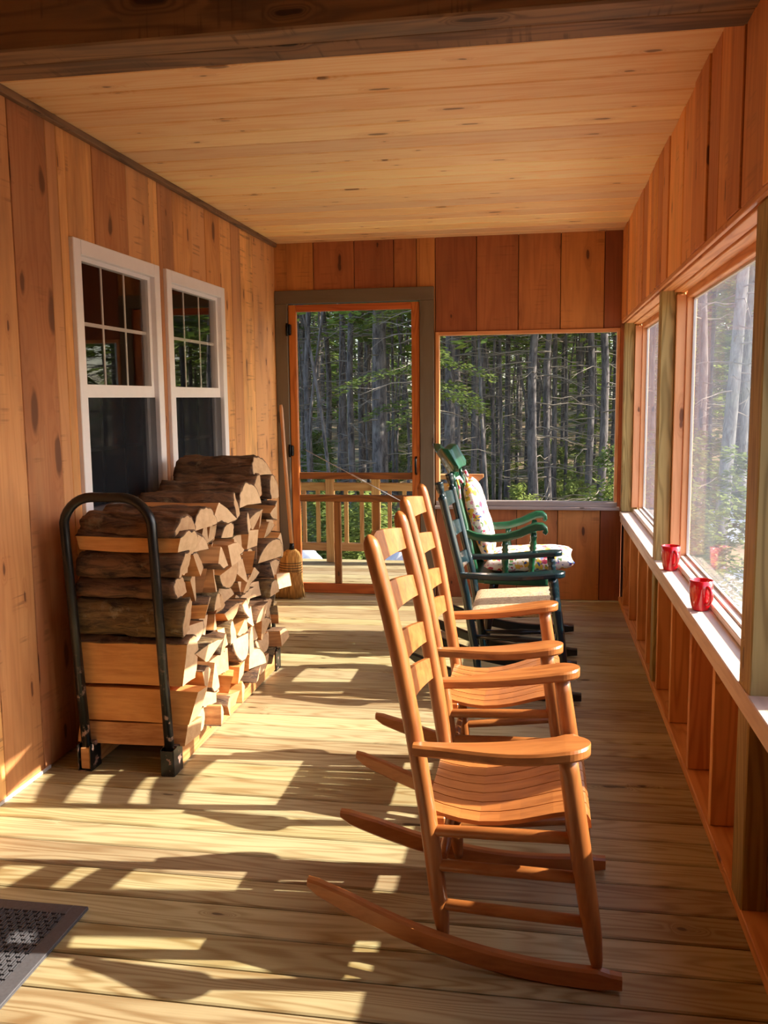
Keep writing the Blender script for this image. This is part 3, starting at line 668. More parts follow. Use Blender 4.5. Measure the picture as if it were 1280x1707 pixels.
def oak_chair(label, loc, rz=0):
    t = thing('rocking_chair', label, 'rocking chair', loc, rz, None)
    xf = interp([(.05, -.228), (.39, -.268), (.58, -.297), (.85, -.345), (1.1, -.408)])
    wf = interp([(.05, .212), (.58, .226), (1.1, .236)])
    for s in (-1, 1):
        m = MB(); zs = [.052, .075, .12, .2, .3, .4, .5, .6, .7, .8, .9, 1.0, 1.06, 1.078, 1.089, 1.095]
        rr = [.012, .016, .021, .0225, .0225, .0225, .0225, .0225, .0225, .0225, .022, .0215, .021, .018, .011, .003]
        m.tube([(xf(z), s * wf(z), z) for z in zs], rr, 12); m.build('back_post', M['oakv'], t)
        fx = interp([(.045, .149), (.60, .068)]); fw = interp([(.045, .268), (.60, .298)])
        m = MB(); zs = [.047, .07, .13, .22, .35, .45, .55, .602]; rr = [.011, .016, .022, .0245, .0255, .025, .0235, .0225]
        m.tube([(fx(z), s * fw(z), z) for z in zs], rr, 14); m.build('front_leg', M['oakv'], t)
        rocker(t, M['oak'], s, .200, .285, -.585, .205, .05, 1.32)
        arm(t, M['oak'], s, (-.298, .262, .587), (.122, .302, .628), .038, .112, .028, .008, .004)
        for z0 in (.347, .255, .150):
            m = MB(); a = (xf(z0), s * wf(z0), z0); dz = .018 + (z0 - .15) * .09; b = (fx(z0 + dz), s * fw(z0), z0 + dz)
            turned(m, a, b, [(0, .012), (.06, .0145), (.5, .0155), (.94, .0145), (1, .012)]); m.build('side_rung', M['oak'], t)
    for z0 in (.30, .19):
        m = MB(); turned(m, (fx(z0), -fw(z0), z0), (fx(z0), fw(z0), z0), [(0, .0095), (.5, .0135), (1, .0095)]); m.build('front_rung', M['oak'], t)
    m = MB(); turned(m, (xf(.2), -wf(.2), .2), (xf(.2), wf(.2), .2), [(0, .0095), (.5, .0135), (1, .0095)]); m.build('rear_rung', M['oak'], t)
    for k, z0 in enumerate((1.005, .868, .730, .592 + .03)):
        back_slat(t, M['oak'], xf, wf, z0 + .012, .056, .024, .035)
    m = MB(); m.box((-.255, -.215, .352), (-.225, .215, .38), 1, bev=.003); m.build('seat_rail', M['oak'], t)
    m = MB(); m.box((.07, -.26, .375), (.098, .26, .412), 1, bev=.003); m.build('seat_rail', M['oak'], t)
    prof = [(-.272, .398), (-.235, .388), (-.19, .381), (-.14, .379), (-.09, .386), (-.04, .398), (0, .411), (.04, .425), (.08, .436), (.105, .438), (.120, .432), (.128, .418), (.130, .40)]
    K = 8
    for k in range(K):
        m = MB(); th = .011
        g = .0022
        L = []
        for (x, z) in prof:
            tt = (x + .272) / .40; W = .203 + (.262 - .203) * tt
            dz = .0
            w0 = -W + 2 * W * k / K + g; w1 = -W + 2 * W * (k + 1) / K - g
            L.append((x, z, w0, w1))
        for i in range(len(L) - 1):
            (x0, z0, a0, b0), (x1, z1, a1, b1) = L[i], L[i + 1]
            nx, nz = (z1 - z0), -(x1 - x0); q = math.hypot(nx, nz) or 1; nx, nz = nx / q * th, nz / q * th
            def nrm(i):
                p = L[max(i - 1, 0)]; q2 = L[min(i + 1, len(L) - 1)]; dx, dz_ = q2[0] - p[0], q2[1] - p[1]; l = math.hypot(dx, dz_); return dz_ / l * th, -dx / l * th
            n0 = nrm(i); n1 = nrm(i + 1)
            A = [(x0, a0, z0), (x0, b0, z0), (x0 + n0[0], b0, z0 + n0[1]), (x0 + n0[0], a0, z0 + n0[1])]
            B = [(x1, a1, z1), (x1, b1, z1), (x1 + n1[0], b1, z1 + n1[1]), (x1 + n1[0], a1, z1 + n1[1])]
            for e1 in range(4):
                e2 = (e1 + 1) % 4; m.quad([A[e1], A[e2], B[e2], B[e1]], [(x0, 0), (x0, .05), (x1, .05), (x1, 0)], 0, .4)
            if i == 0: m.quad(A, [(0, 0)] * 4, 0, .4)
            if i == len(L) - 2: m.quad(B, [(0, 0)] * 4, 0, .4)
        m.build('seat_slat', M['oak'], t, weld=True)
    return t
oak_chair('nearest honey oak slat-seat rocking chair, closest to the camera', (0, 2.375, 0))
oak_chair('second honey oak slat-seat rocking chair, between the nearest and the dark teal one', (-.045, 3.235, 0), math.radians(.5))

# dark teal ladder-back rocker with rush seat
def teal_chair(loc):
    t = thing('rocking_chair', 'dark teal ladder-back rocking chair with woven rush seat', 'rocking chair', loc)
    T = M['teal']
    xf = interp([(.05, -.275), (.40, -.318), (.60, -.365), (1.03, -.468)]); wf = interp([(.05, .215), (1.03, .245)])
    fx = interp([(.05, .135), (.62, .055)]); fw = interp([(.05, .255), (.62, .28)])
    for s in (-1, 1):
        m = MB()
        Z = [(.05, .011), (.09, .017), (.2, .020), (.5, .0205), (.8, .0205), (.935, .0195), (.948, .022), (.958, .021), (.965, .013), (.975, .012), (.985, .017), (1.005, .0205), (1.018, .020), (1.022, .0225), (1.03, .020)]
        m.tube([(xf(z), s * wf(z), z) for z, _ in Z], [r for _, r in Z], 14); m.build('back_post', T, t)
        m = MB(); Z = [(.05, .012), (.08, .018), (.2, .020), (.3, .0215), (.33, .019), (.345, .022), (.36, .019), (.45, .0235), (.50, .021), (.51, .016), (.52, .023), (.53, .017), (.54, .023), (.55, .017), (.565, .022), (.60, .019)]
        m.tube([(fx(z), s * fw(z), z) for z, _ in Z], [r for _, r in Z], 14); m.build('front_leg', T, t)
        rocker(t, M['black'], s, .205, .265, -.62, .20, .05, 1.35, .05, .032)
        arm(t, T, s, (-.365, .255, .605), (.118, .290, .628), .042, .095, .026, .008)
        for z0 in (.29, .20):
            m = MB(); turned(m, (xf(z0), s * wf(z0), z0), (fx(z0), s * fw(z0), z0), [(0, .009), (.3, .012), (.45, .015), (.5, .017), (.55, .015), (.7, .012), (1, .009)]); m.build('side_rung', M['black'], t)
    for z0 in (.31, .20):
        m = MB(); turned(m, (fx(z0), -fw(z0), z0), (fx(z0), fw(z0), z0), [(0, .009), (.35, .012), (.45, .017), (.5, .012), (.55, .017), (.65, .012), (1, .009)]); m.build('front_rung', M['black'], t)
    for z0 in (.905, .755, .595): back_slat(t, T, xf, wf, z0 + .01, .062, .012, .022)
    # rush seat
    m = MB()
    def surf(i, j, top=True):
        x = -.315 + .40 * i; w = (.235 + (.285 - .235) * i) * (j * 2 - 1)
        d = min(i, 1 - i, j, 1 - j); pu = min(1, d / .08) ** .5
        return Vector((x, w, .418 + .018 * i + .012 * pu if top else .405 + .018 * i - .024 * pu))
    m.grid(lambda i, j: surf(i, j), 24, 24); m.grid(lambda i, j: surf(i, j, False), 24, 24); m.build('rush_seat', M['rush'], t, weld=True)
    return t
teal_chair((0, 4.475, 0))

# green Boston rocker
def green_chair(loc):
    t = thing('rocking_chair', 'green rocking chair with scrolled arms and curved crest rail, farthest in the row', 'rocking chair', loc)
    G = M['green']
    xf = interp([(.40, -.335), (1.0, -.475), (1.2, -.545)]); wf = interp([(.40, .20), (1.0, .225)])
    for s in (-1, 1):
        m = MB(); Z = [(.41, .016), (.47, .02), (.55, .017), (.62, .021), (.64, .016), (.66, .021), (.68, .016), (.72, .020), (.85, .018), (.92, .014), (.94, .02), (.955, .013), (.97, .02), (.985, .012), (1.01, .013)]
        m.tube([(xf(z), s * wf(z), z) for z, _ in Z], [r for _, r in Z], 14); m.build('back_post', G, t)
        for nm, x0, x1 in (('front_leg', .065, .135), ('rear_leg', -.25, -.29)):
            m = MB(); Z = [(.05, .012), (.08, .018), (.14, .02), (.2, .025), (.22, .018), (.24, .025), (.26, .018), (.33, .026), (.38, .02), (.40, .02)]
            m.tube([(x1 + (x0 - x1) * (z - .05) / .35, s * (.255 - (z - .05) * .12), z) for z, _ in Z], [r for _, r in Z], 14); m.build(nm, M['black'], t)
        rocker(t, M['black'], s, .22, .262, -.64, .21, .03, 1.3, .052, .034)
        # scroll arm
        m = MB(); pts = []
        for (x, z) in [(-.40, .700), (-.34, .680), (-.26, .672), (-.18, .680), (-.11, .703), (-.06, .728), (-.02, .743), (.018, .742), (.042, .722), (.046, .697), (.034, .680)]: pts.append((x, z))
        N = len(pts)
        for i in range(N - 1):
            secs = []
            for k in (i, i + 1):
                x, z = pts[k]; q = pts[min(k + 1, N - 1)]; p = pts[max(k - 1, 0)]; dx, dz = q[0] - p[0], q[1] - p[1]; l = math.hypot(dx, dz); nx, nz = dz / l * .040, -dx / l * .040
                if k > N - 4: nx *= .6; nz *= .6
                c = s * (.235 + .03 * min(1, (k / 6))); hw = .022 + .012 * min(1, k / 6)
                secs.append([(x, c - hw, z), (x, c + hw, z), (x + nx, c + hw, z + nz), (x + nx, c - hw, z + nz)])
            for k in range(4): m.quad([secs[0][k], secs[0][(k + 1) % 4], secs[1][(k + 1) % 4], secs[1][k]], [(0, 0)] * 4, 0, .5, True)
            if i == 0: m.quad(secs[0], [(0, 0)] * 4)
            if i == N - 2: m.quad(secs[1], [(0, 0)] * 4)
        ob = m.build('armrest', G, t, weld=True); bv = ob.modifiers.new('soft', 'BEVEL'); bv.width = .005; bv.segments = 2; bv.angle_limit = .7
        for (x0, z1, x1) in ((-.045, .69, -.03), (-.185, .64, -.185)):
            m = MB(); z0 = .44
            turned(m, (x0, s * .235, z0), (x1, s * .262, z1), [(0, .014), (.1, .02), (.16, .013), (.22, .02), (.28, .014), (.4, .019), (.5, .021), (.6, .015), (.66, .021), (.71, .015), (.76, .021), (.82, .014), (.9, .019), (1, .013)]); m.build('arm_support', G, t)
    for k in range(5):
        w = (k - 2) * .085; m = MB(); m.tube([(xf(z) - .012, w, z) for z in (.42, .6, .8, 1.01)], [.008, .011, .009, .007], 8); m.build('spindle', G, t)
    for x in (.09, -.27):
        m = MB(); turned(m, (x, -.235, .22), (x, .235, .22), [(0, .01), (.4, .013), (.5, .02), (.6, .013), (1, .01)]); m.build('stretcher', M['black'], t)
    # seat
    m = MB(); pts = []
    for (x, w) in [(-.37, .19), (-.30, .235), (-.1, .262), (.04, .262), (.075, .22), (.085, .1)]: pts.append((x, w))
    out = pts + [(x, -w) for x, w in pts[::-1]]
    m.prism(out, .392, .442, 'XY'); ob = m.build('seat', M['green'], t, weld=True); bv = ob.modifiers.new('soft', 'BEVEL'); bv.width = .012; bv.segments = 3; bv.angle_limit = .7
    # crest rail: bowed, wavy top
    m = MB(); N = 24; S = []
    for i in range(N + 1):
        u = i / N * 2 - 1; w = .262 * u
        top = 1.128 + .018 * math.cos(2 * PI * u * .95) + .014 * (1 - abs(u)); bot = 1.0 - .018 * math.cos(u * PI) + (.03 if abs(u) > .93 else 0) - .0
        b = .070 * (1 - u * u) - .015; th = .028
        tilt = .05
        S.append([(xf(bot) - b + .012, w, bot), (xf(bot) - b + .012 + th, w, bot), (xf(top) - b - tilt * .2 + th, w, top), (xf(top) - b - tilt * .5, w, top + .004)])
    for i in range(N):
        for k in range(4): m.quad([S[i][k], S[i][(k + 1) % 4], S[i + 1][(k + 1) % 4], S[i + 1][k]], [(0, 0)] * 4, 0, .3, True)
    m.quad(S[0], [(0, 0)] * 4); m.quad(S[-1], [(0, 0)] * 4)
    ob = m.build('crest_rail', M['green'], t, weld=True); bv = ob.modifiers.new('soft', 'BEVEL'); bv.width = .005; bv.segments = 2; bv.angle_limit = .6
    return t
green_chair((0, 5.23, 0))

def cushion(name, label, L, W, T, mat4, pinch=.06, tie=False):
    m = MB()
    def f(top):
        def g(i, j):
            a, b = i * 2 - 1, j * 2 - 1
            e = (1 - abs(a) ** 3.2) * (1 - abs(b) ** 3.2); e = max(0, e) ** .38
            sx = 1 - pinch * (1 - b * b) * abs(a) ** 3; sy = 1 - pinch * (1 - a * a) * abs(b) ** 3
            p = Vector((a * L / 2 * sx, b * W / 2 * sy, (1 if top else -1) * T / 2 * e))
            p.z += .006 * noise.noise(p * 14) * e
            return mat4 @ p
        return g
    m.grid(f(True), 26, 26); m.grid(f(False), 26, 26)
    o = m.build(name, M['cush'], None, weld=True); tag(o, label, 'cushion'); return o
seat_m = Matrix.Translation((-.055, 5.23, .506)) @ Matrix.Rotation(-.05, 4, 'Y')
cushion('seat_cushion', 'white flowered seat cushion lying on the green rocking chair', .50, .46, .115, seat_m)
back_m = Matrix.Translation((-.338, 5.23, .735)) @ Matrix.Rotation(-math.radians(106), 4, 'Y')
bc = cushion('back_cushion', 'white flowered back cushion leaning against the green chair spindles', .46, .41, .105, back_m)
for s in (-1, 1):
    m = MB(); m.tube([(-.425, 5.23 + s * .19, .955), (-.44, 5.23 + s * .21, .985), (-.475, 5.23 + s * .232, .965), (-.50, 5.23 + s * .225, .94), (-.46, 5.23 + s * .205, .93)], .010, 8)
    m.tube([(-.45, 5.23 + s * .238, .975), (-.435, 5.23 + s * .262, .93), (-.43, 5.23 + s * .268, .87)], .006, 6); m.build('tie', M['cush'], bc)

# ------------------------------------------------------------------ red mugs
def mug(label, loc, rz):
    t = thing('mug', label, 'mug', loc, rz, None)
    m = MB(); prof = [(0, .0), (.026, .0), (.030, .003), (.034, .02), (.0395, .05), (.0415, .08), (.0420, .112), (.0405, .1125), (.0385, .11), (.038, .08), (.036, .05), (.031, .02), (.027, .008), (0, .007)]
    n = 32
    for i in range(len(prof) - 1):
        for k in range(n):
            a0, a1 = 2 * PI * k / n, 2 * PI * (k + 1) / n
            (r0, z0), (r1, z1) = prof[i], prof[i + 1]
            vs = [(r0 * math.cos(a0), r0 * math.sin(a0), z0), (r0 * math.cos(a1), r0 * math.sin(a1), z0), (r1 * math.cos(a1), r1 * math.sin(a1), z1), (r1 * math.cos(a0), r1 * math.sin(a0), z1)]
            if r0 == 0: vs = [vs[0], vs[2], vs[3]]
            elif r1 == 0: vs = vs[:3]
            m.quad(vs, [(0, 0)] * len(vs), 0, .5, True)
    m.build('cup', M['red'], t, weld=True)
    m = MB(); pts = []
    for i in range(15):
        a = -PI / 2 + PI * i / 14; pts.append((.037 + .028 * math.cos(a), 0, .06 + .032 * math.sin(a) + .004 * math.cos(a)))
    m.tube(pts, .0062, 10, squash=1.3); m.build('handle', M['red'], t)
mug('farther red mug on the pale sill, beside the green tinted post', (.584, 4.215, .6375), math.radians(-72))
mug('nearer red mug standing on the pale sill in front of the near screen', (.586, 3.43, .6375), math.radians(-66))

# ------------------------------------------------------------------ broom
br = thing('broom', 'straw corn broom leaning in the corner beside the screen door', 'broom', (-1.77, 6.26, 0))
iv = Matrix.Translation((1.77, -6.26, 0))
m = MB(); m.tube([iv @ Vector(p) for p in ((-1.750, 6.255, .385), (-1.785, 6.272, .9), (-1.812, 6.285, 1.36), (-1.814, 6.286, 1.385))], [.0145, .014, .0135, .009], 12); m.build('broom_handle', M['handle'], br)
m = MB(); m.tube([iv @ Vector(p) for p in ((-1.753, 6.257, .345), (-1.749, 6.255, .40))], [.021, .016], 12); m.build('ferrule', M['metal'], br)
m = MB(); sec = [(.355, .028, .024, -1.753), (.335, .055, .032, -1.755), (.30, .072, .036, -1.758), (.24, .078, .034, -1.762), (.18, .082, .033, -1.766), (.08, .102, .036, -1.774), (.012, .112, .036, -1.779)]
NB = 40
for i in range(len(sec) - 1):
    for k in range(NB):
        q = []
        for (z, a, b, xc), kk in ((sec[i], k), (sec[i], k + 1), (sec[i + 1], k + 1), (sec[i + 1], k)):
            an = 2 * PI * kk / NB; j = 1 + .05 * math.sin(kk * 2.399 * 3) ; q.append(iv @ Vector((xc + a * math.cos(an) * j, 6.262 + b * math.sin(an) * j - (0.35 - z) * .03, z)))
        m.quad(q, [(0, 0)] * 4, 0, .5, True)
rb = random.Random(5)
for k in range(420):   # loose straws
    a = rb.uniform(-.98, .98); z1 = rb.uniform(.004, .02); s = rb.choice((-1, -1, 1)); yb = 6.262 - .01 + s * .034 * math.sqrt(max(0, 1 - a * a)) - .012
    p0 = iv @ Vector((-1.765 + a * .079, yb + .004, .19)); p1 = iv @ Vector((-1.779 + a * .122 + rb.uniform(-.012, .012), yb - .004 + rb.uniform(-.01, .006), z1))
    m.tube([p0, p0.lerp(p1, .5) + Vector((0, -.003, 0)), p1], [.0012, .0016, .001], 4)
m.build('bristles', M['straw'], br)
for k, z in enumerate((.19, .208, .226, .244, .262)):
    m = MB(); a = .0795 - (z - .19) * .04; b = .0365; pts = [iv @ Vector((-1.762 + a * math.cos(q) * 1.06, 6.258 + b * math.sin(q) * 1.08, z + .006 * math.sin(q * 1))) for q in [2 * PI * i / 36 for i in range(37)]]
    m.tube(pts, .0022, 6); m.build('twine_band', M['twine'], br)

# ------------------------------------------------------------------ rubber mat
m = MB(); mx0, mx1, my0, my1 = -1.80, -1.24, 1.33, 2.233
m.box((mx0, my0, .0015), (mx1, my1, .006), 1)
bd = .045
for q in (((mx0, my0), (mx0 + bd, my1)), ((mx1 - bd, my0), (mx1, my1)), ((mx0 + bd, my0), (mx1 - bd, my0 + bd)), ((mx0 + bd, my1 - bd), (mx1 - bd, my1))): m.box((q[0][0], q[0][1], .0062), (q[1][0], q[1][1], .0115), 1, bev=.0015)
x = mx0 + bd + .004; c = 0
while x < mx1 - bd - .01:
    y = my0 + bd + (.0 if c % 2 else .018)
    while y < my1 - bd - .02:
        m.box((x, y, .0062), (x + .0028, y + .030, .0125), 1); m.box((x + .0085, y, .0062), (x + .0113, y + .030, .0125), 1); m.box((x + .0028, y + .001, .0062), (x + .0085, y + .0035, .0115), 1)
        y += .036
    x += .0142; c += 1
tag(m.build('door_mat', M['rubber']), 'black slotted rubber mat on the deck boards at lower left', 'mat')

# ------------------------------------------------------------------ firewood rack
XA, XB = -1.725, -1.385; YA, YZ = 3.165, 4.555
rack = thing('firewood_rack', 'black tubular firewood rack with hoop ends beside the left wall', 'firewood rack', ((XA + XB) / 2, YA, 0))
iv = Matrix.Translation(-Vector(rack.location))
for yy in (YA, YZ):
    m = MB(); pts = [Vector((XA, yy, .05)), Vector((XA - .045, yy, .90))]
    top = 1.065; rc = .12; xa, xb = XA - .05, XB - .035
    for i in range(1, 9): a = PI - PI / 2 * i / 8; pts.append(Vector((xa + rc + rc * math.cos(a), yy, top - rc + rc * math.sin(a))))
    for i in range(0, 8): a = PI / 2 - PI / 2 * i / 8; pts.append(Vector((xb - rc + rc * math.cos(a), yy, top - rc + rc * math.sin(a))))
    pts += [Vector((xb, yy, .92)), Vector((XB, yy, .05))]
    m.tube([iv @ p for p in pts], .0185, 16); m.build('hoop', M['hoop'], rack)
    for xx in (XA, XB):
        m = MB(); s = .024; y0, y1 = (yy - .03, yy + .055) if yy == YA else (yy - .055, yy + .03)
        for a, b in (((xx - s - .003, y0, .0), (xx - s, y1, .105)), ((xx + s, y0, .0), (xx + s + .003, y1, .105)), ((xx - s, y0, .0), (xx + s, y1, .004))): m.box(a, b, 2, mat=iv)
        if xx == XB and yy == YA: m.box((xx - s, y0 - .003, 0), (xx + s, y0, .10), 2, mat=iv)
        m.box((xx - s - .003, yy - .001, .105), (xx + s + .003, yy + .025, .109), 2, mat=iv)
        m.build('foot_bracket', M['hoop'], rack)
for xx in (XA, XB):
    m = MB(); m.box((xx - .019, YA - .022, .006), (xx + .019, YZ + .022, .092), 1, mat=iv, bev=.003); m.build('base_rail', M['rail'], rack)

rl = random.Random(21)
ORD = ['bottom', 'second', 'third', 'fourth', 'fifth', 'sixth', 'seventh', 'eighth', 'ninth', 'tenth', 'eleventh', 'twelfth', 'thirteenth', 'fourteenth', 'fifteenth', 'sixteenth']
def log(label, poly, barkarc, xc, yc, zc, L, rot=(0, 0, 0), seed=0, face='split', group='split firewood stacked in the rack', barkm='bark', rough=.004, sub=2, N=10):
    """poly: cross-section outline (y,z) around 0; barkarc: indices of outline edges covered by bark"""
    r = random.Random(seed); n0 = len(poly); P = []; arc = []
    for k in range(n0):
        a, b = poly[k], poly[(k + 1) % n0]
        for q in range(sub):
            if k in barkarc: arc.append(len(P))
            P.append((a[0] + (b[0] - a[0]) * q / sub, a[1] + (b[1] - a[1]) * q / sub))
    poly = P; n = len(poly); A = set(arc); m = MB(); rings = []
    o1, o2 = r.uniform(0, 90), r.uniform(0, 90); sl0, sl1 = r.uniform(-.22, .22), r.uniform(-.35, .35); sy1 = r.uniform(-.3, .3)
    by, bz = r.uniform(-.010, .010), r.uniform(-.006, .006)
    for i in range(N + 1):
        u = i / N * 2 - 1; x = -L / 2 + L * i / N; ring = []
        for k, (a, b) in enumerate(poly):
            if k in A or (k - 1) % n in A: q = noise.noise(Vector((x * 9 + o1, a * 30 + o2, b * 30))) * rough * 1.6 + noise.noise(Vector((x * 30 + o1, a * 60 + o2, b * 60))) * rough * .7
            else: q = noise.noise(Vector((x * 4 + o1, a * 60 + o2, b * 60))) * rough * 1.3
            sc_ = 1 + q / max(.02, math.hypot(a, b))
            xx = x + (sl0 * b if i == 0 else (sl1 * b + sy1 * a) if i == N else 0)
            ring.append((xx, a * sc_ + by * u * u, b * sc_ + bz * u * u))
        rings.append(ring)
    for i in range(N):
        for k in range(n):
            k2 = (k + 1) % n; m.quad([rings[i][k], rings[i][k2], rings[i + 1][k2], rings[i + 1][k]], [(rings[i][k][0], k * .02), (rings[i][k][0], k2 * .02), (rings[i + 1][k][0], k2 * .02), (rings[i + 1][k][0], k * .02)], 0, .5, k in A)
    m.quad(rings[0], [(p[1], p[2]) for p in rings[0]], 1); m.quad(rings[-1], [(p[1], p[2]) for p in rings[-1]], 1)
    o = m.build('firewood_log', [M[face], M['endgrain']], None, weld=True)
    o.location = (xc, yc, zc); o.rotation_euler = rot
    tag(o, label, 'firewood log', group)
    if arc:
        m = MB(); th = .006
        for i in range(N):
            for k in arc:
                k2 = (k + 1) % n
                def off(p):
                    l = math.hypot(p[1], p[2]) or 1; q = th + .0045 * noise.noise(Vector((p[0] * 26 + o1, p[1] * 70, p[2] * 70)))
                    return (p[0] * .995, p[1] * (1 + q / l), p[2] * (1 + q / l))
                a, b, c, d_ = rings[i][k], rings[i][k2], rings[i + 1][k2], rings[i + 1][k]
                oa, ob, oc, od = off(a), off(b), off(c), off(d_)
                m.quad([oa, ob, oc, od], [(0, 0)] * 4, 0, .5, True)
                if i == 0: m.quad([a, b, ob, oa], [(0, 0)] * 4)
                if i == N - 1: m.quad([d_, c, oc, od], [(0, 0)] * 4)
                if k == arc[0]: m.quad([a, d_, od, oa], [(0, 0)] * 4)
                if k == arc[-1]: m.quad([b, c, oc, ob], [(0, 0)] * 4)
        m.build('bark', M[barkm], o, weld=True)
    return o
def wedge(w, h, up=True, r=None, flatness=.5):
    """split wedge: bark arc on one side"""
    pts = [(0, h * .52), (w * .07, h * .47)]
    N = 7; arc = []
    for i in range(N + 1):
        t = i / N; a = w * (.5 - t); arc.append((a, -h * (.28 + flatness * .24 * math.sin(PI * t))))
    pts = [(-w * .05, h * .5), (w * .06, h * .46)] + arc
    idx = list(range(2, 2 + N))
    if not up: pts = [(-a, -b) for a, b in pts]
    return pts, idx
def halfround(w, h, up=True):
    N = 9; pts = []
    for i in range(N + 1):
        a = PI * i / N; pts.append((w / 2 * math.cos(a), -h * .45 + h * .95 * math.sin(a)))
    idx = list(range(N))
    if not up: pts = [(-a, -b) for a, b in pts]
    return pts, idx
def slab(w, h):
    return [(-w / 2, -h / 2), (w * .48, -h * .46), (w / 2, h * .40), (-w * .42, h / 2)], []
def rotp(poly, a):
    c, s = math.cos(a), math.sin(a); return [(p[0] * c - p[1] * s, p[0] * s + p[1] * c) for p in poly]
def fit(poly, w, h):
    y0, y1 = min(p[0] for p in poly), max(p[0] for p in poly); z0, z1 = min(p[1] for p in poly), max(p[1] for p in poly)
    return [((p[0] - (y0 + y1) / 2) * w / (y1 - y0), (p[1] - (z0 + z1) / 2) * h / (z1 - z0)) for p in poly]
# near column of the pile, seen side-on between the hoop legs
near = [  # z0, z1, kind, x centre, length, label
    (.094, .178, 'board', -1.55, .45, 'flat sawn board at the very bottom of the pile, near end'),
    (.190, .318, 'board', -1.53, .46, 'wide flat sawn board second from the bottom, near end'),
    (.330, .515, 'split', -1.545, .44, 'big smooth split log with a knot behind the near hoop legs'),
    (.520, .665, 'mossf', -1.55, .44, 'mossy bark log above the big smooth split face'),
    (.670, .745, 'bark', -1.56, .40, 'thin dark bark log in the middle of the near hoop'),
    (.750, .850, 'bark', -1.545, .42, 'ridged dark bark log under the pale split piece'),
    (.855, .925, 'pale', -1.525, .43, 'pale split piece near the top of the near hoop'),
]
for i, (z0, z1, k, xc, L, lab) in enumerate(near):
    h = z1 - z0; w = .125
    if k == 'board': poly, arc = slab(w, h)[0], []; face = 'splitpale' if i else 'split'; bm_ = 'bark'
    elif k == 'split': poly = [(-.058, -h * .48), (.06, -h * .5), (.062, .02), (.03, h * .42), (0, h * .5), (-.03, h * .46), (-.055, h * .38)]; arc = [3, 4, 5]; face = 'splitpale'; bm_ = 'bark'
    elif k == 'pale': poly = [(-.06, -h * .5), (.06, -h * .5), (.06, h * .1), (.02, h * .48), (-.03, h * .5), (-.06, h * .25)]; arc = [2, 3, 4]; face = 'splitpale'; bm_ = 'bark'
    else:
        poly = [(.06, -h * .44), (.063, 0), (.05, h * .36), (.01, h * .49), (-.035, h * .42), (-.06, h * .16), (-.062, -h * .16), (-.045, -h * .42), (0, -h * .5)]; arc = [3, 4, 5, 6, 7]; face = 'split'; bm_ = 'barkmoss' if k == 'mossf' else 'bark'
    o = log(lab, poly, arc, xc, 3.255 + (.003 if i == 0 else .0 if i == 1 else .006), (z0 + z1) / 2, L, (0, rl.uniform(-.012, .012), rl.uniform(-.03, .03)), 100 + i, face, None, bm_, .0008 if k == 'board' else .007, 3, 22)
# rest of the pile
def topz(y): return .93 + .02 * math.sin(y * 9) + (.05 if y > 4.2 else 0) + (.0 if y < 4.0 else .02)
zrow = .094; row = 0; cnt = 0
while zrow < .90:
    hrow = rl.choice((.07, .085, .10, .115)) if row else .08
    y = 3.325 + rl.uniform(0, .01); col_ = 0
    up = rl.random() < .5
    while y < 4.50:
        w = rl.choice((.07, .09, .11, .14, .17)) * rl.uniform(.9, 1.1); w = min(w, 4.53 - y)
        if w < .05: break
        kind = rl.choice(('wedge', 'wedge', 'wedge', 'half', 'slab', 'half', 'quarter'))
        if zrow + hrow > topz(y + w / 2) + .03: y += w; col_ += 1; continue
        hh = hrow * rl.uniform(.85, 1.04)
        over = 1.0
        if kind == 'wedge': poly, arc = wedge(w, hh, up); poly = fit(rotp(poly, rl.uniform(-.35, .35)), w * 1.10, hh); up = not up
        elif kind == 'half': poly, arc = halfround(w, hh, rl.random() < .65); poly = fit(rotp(poly, rl.uniform(-.2, .2)), w * .98, hh)
        elif kind == 'quarter':
            N = 7; poly = [(-w * .5, -hh * .5)] + [(-w * .5 + w * math.cos(a), -hh * .5 + hh * math.sin(a)) for a in [PI / 2 * i / N for i in range(N + 1)]]; arc = list(range(1, N + 1)); arc = list(range(1, 1 + N))
            if rl.random() < .5: poly = [(-a, b) for a, b in poly]
            if rl.random() < .4: poly = [(a, -b) for a, b in poly]
        else: poly, arc = slab(w * .97, hh)[0], []
        L = rl.uniform(.38, .46); xr = -1.325 + rl.choice((-.04, -.02, 0, .015, .03)) + rl.uniform(-.012, .014)
        desc = {'wedge': 'wedge-split log', 'half': 'half-round split log', 'quarter': 'quarter-split log', 'slab': 'flat split piece'}[kind]
        lab = '%s in the %s layer of the woodpile, %s from the near end' % (desc, ORD[row] if row else 'bottom', ['first', 'second', 'third', 'fourth', 'fifth', 'sixth', 'seventh', 'eighth', 'ninth', 'tenth', 'eleventh', 'twelfth', 'thirteenth', 'fourteenth', 'fifteenth', 'sixteenth'][col_])
        log(lab, poly, arc, xr - L / 2, y + w / 2, zrow + hrow / 2, L, (rl.uniform(-.05, .05), rl.uniform(-.04, .04), rl.uniform(-.16, .16)), 300 + cnt, rl.choice(('split', 'split', 'splitpale')), 'split firewood stacked in the rack', rl.choice(('bark', 'bark', 'barkmoss')))
        cnt += 1; y += w * .985; col_ += 1
    zrow += hrow * .985; row += 1
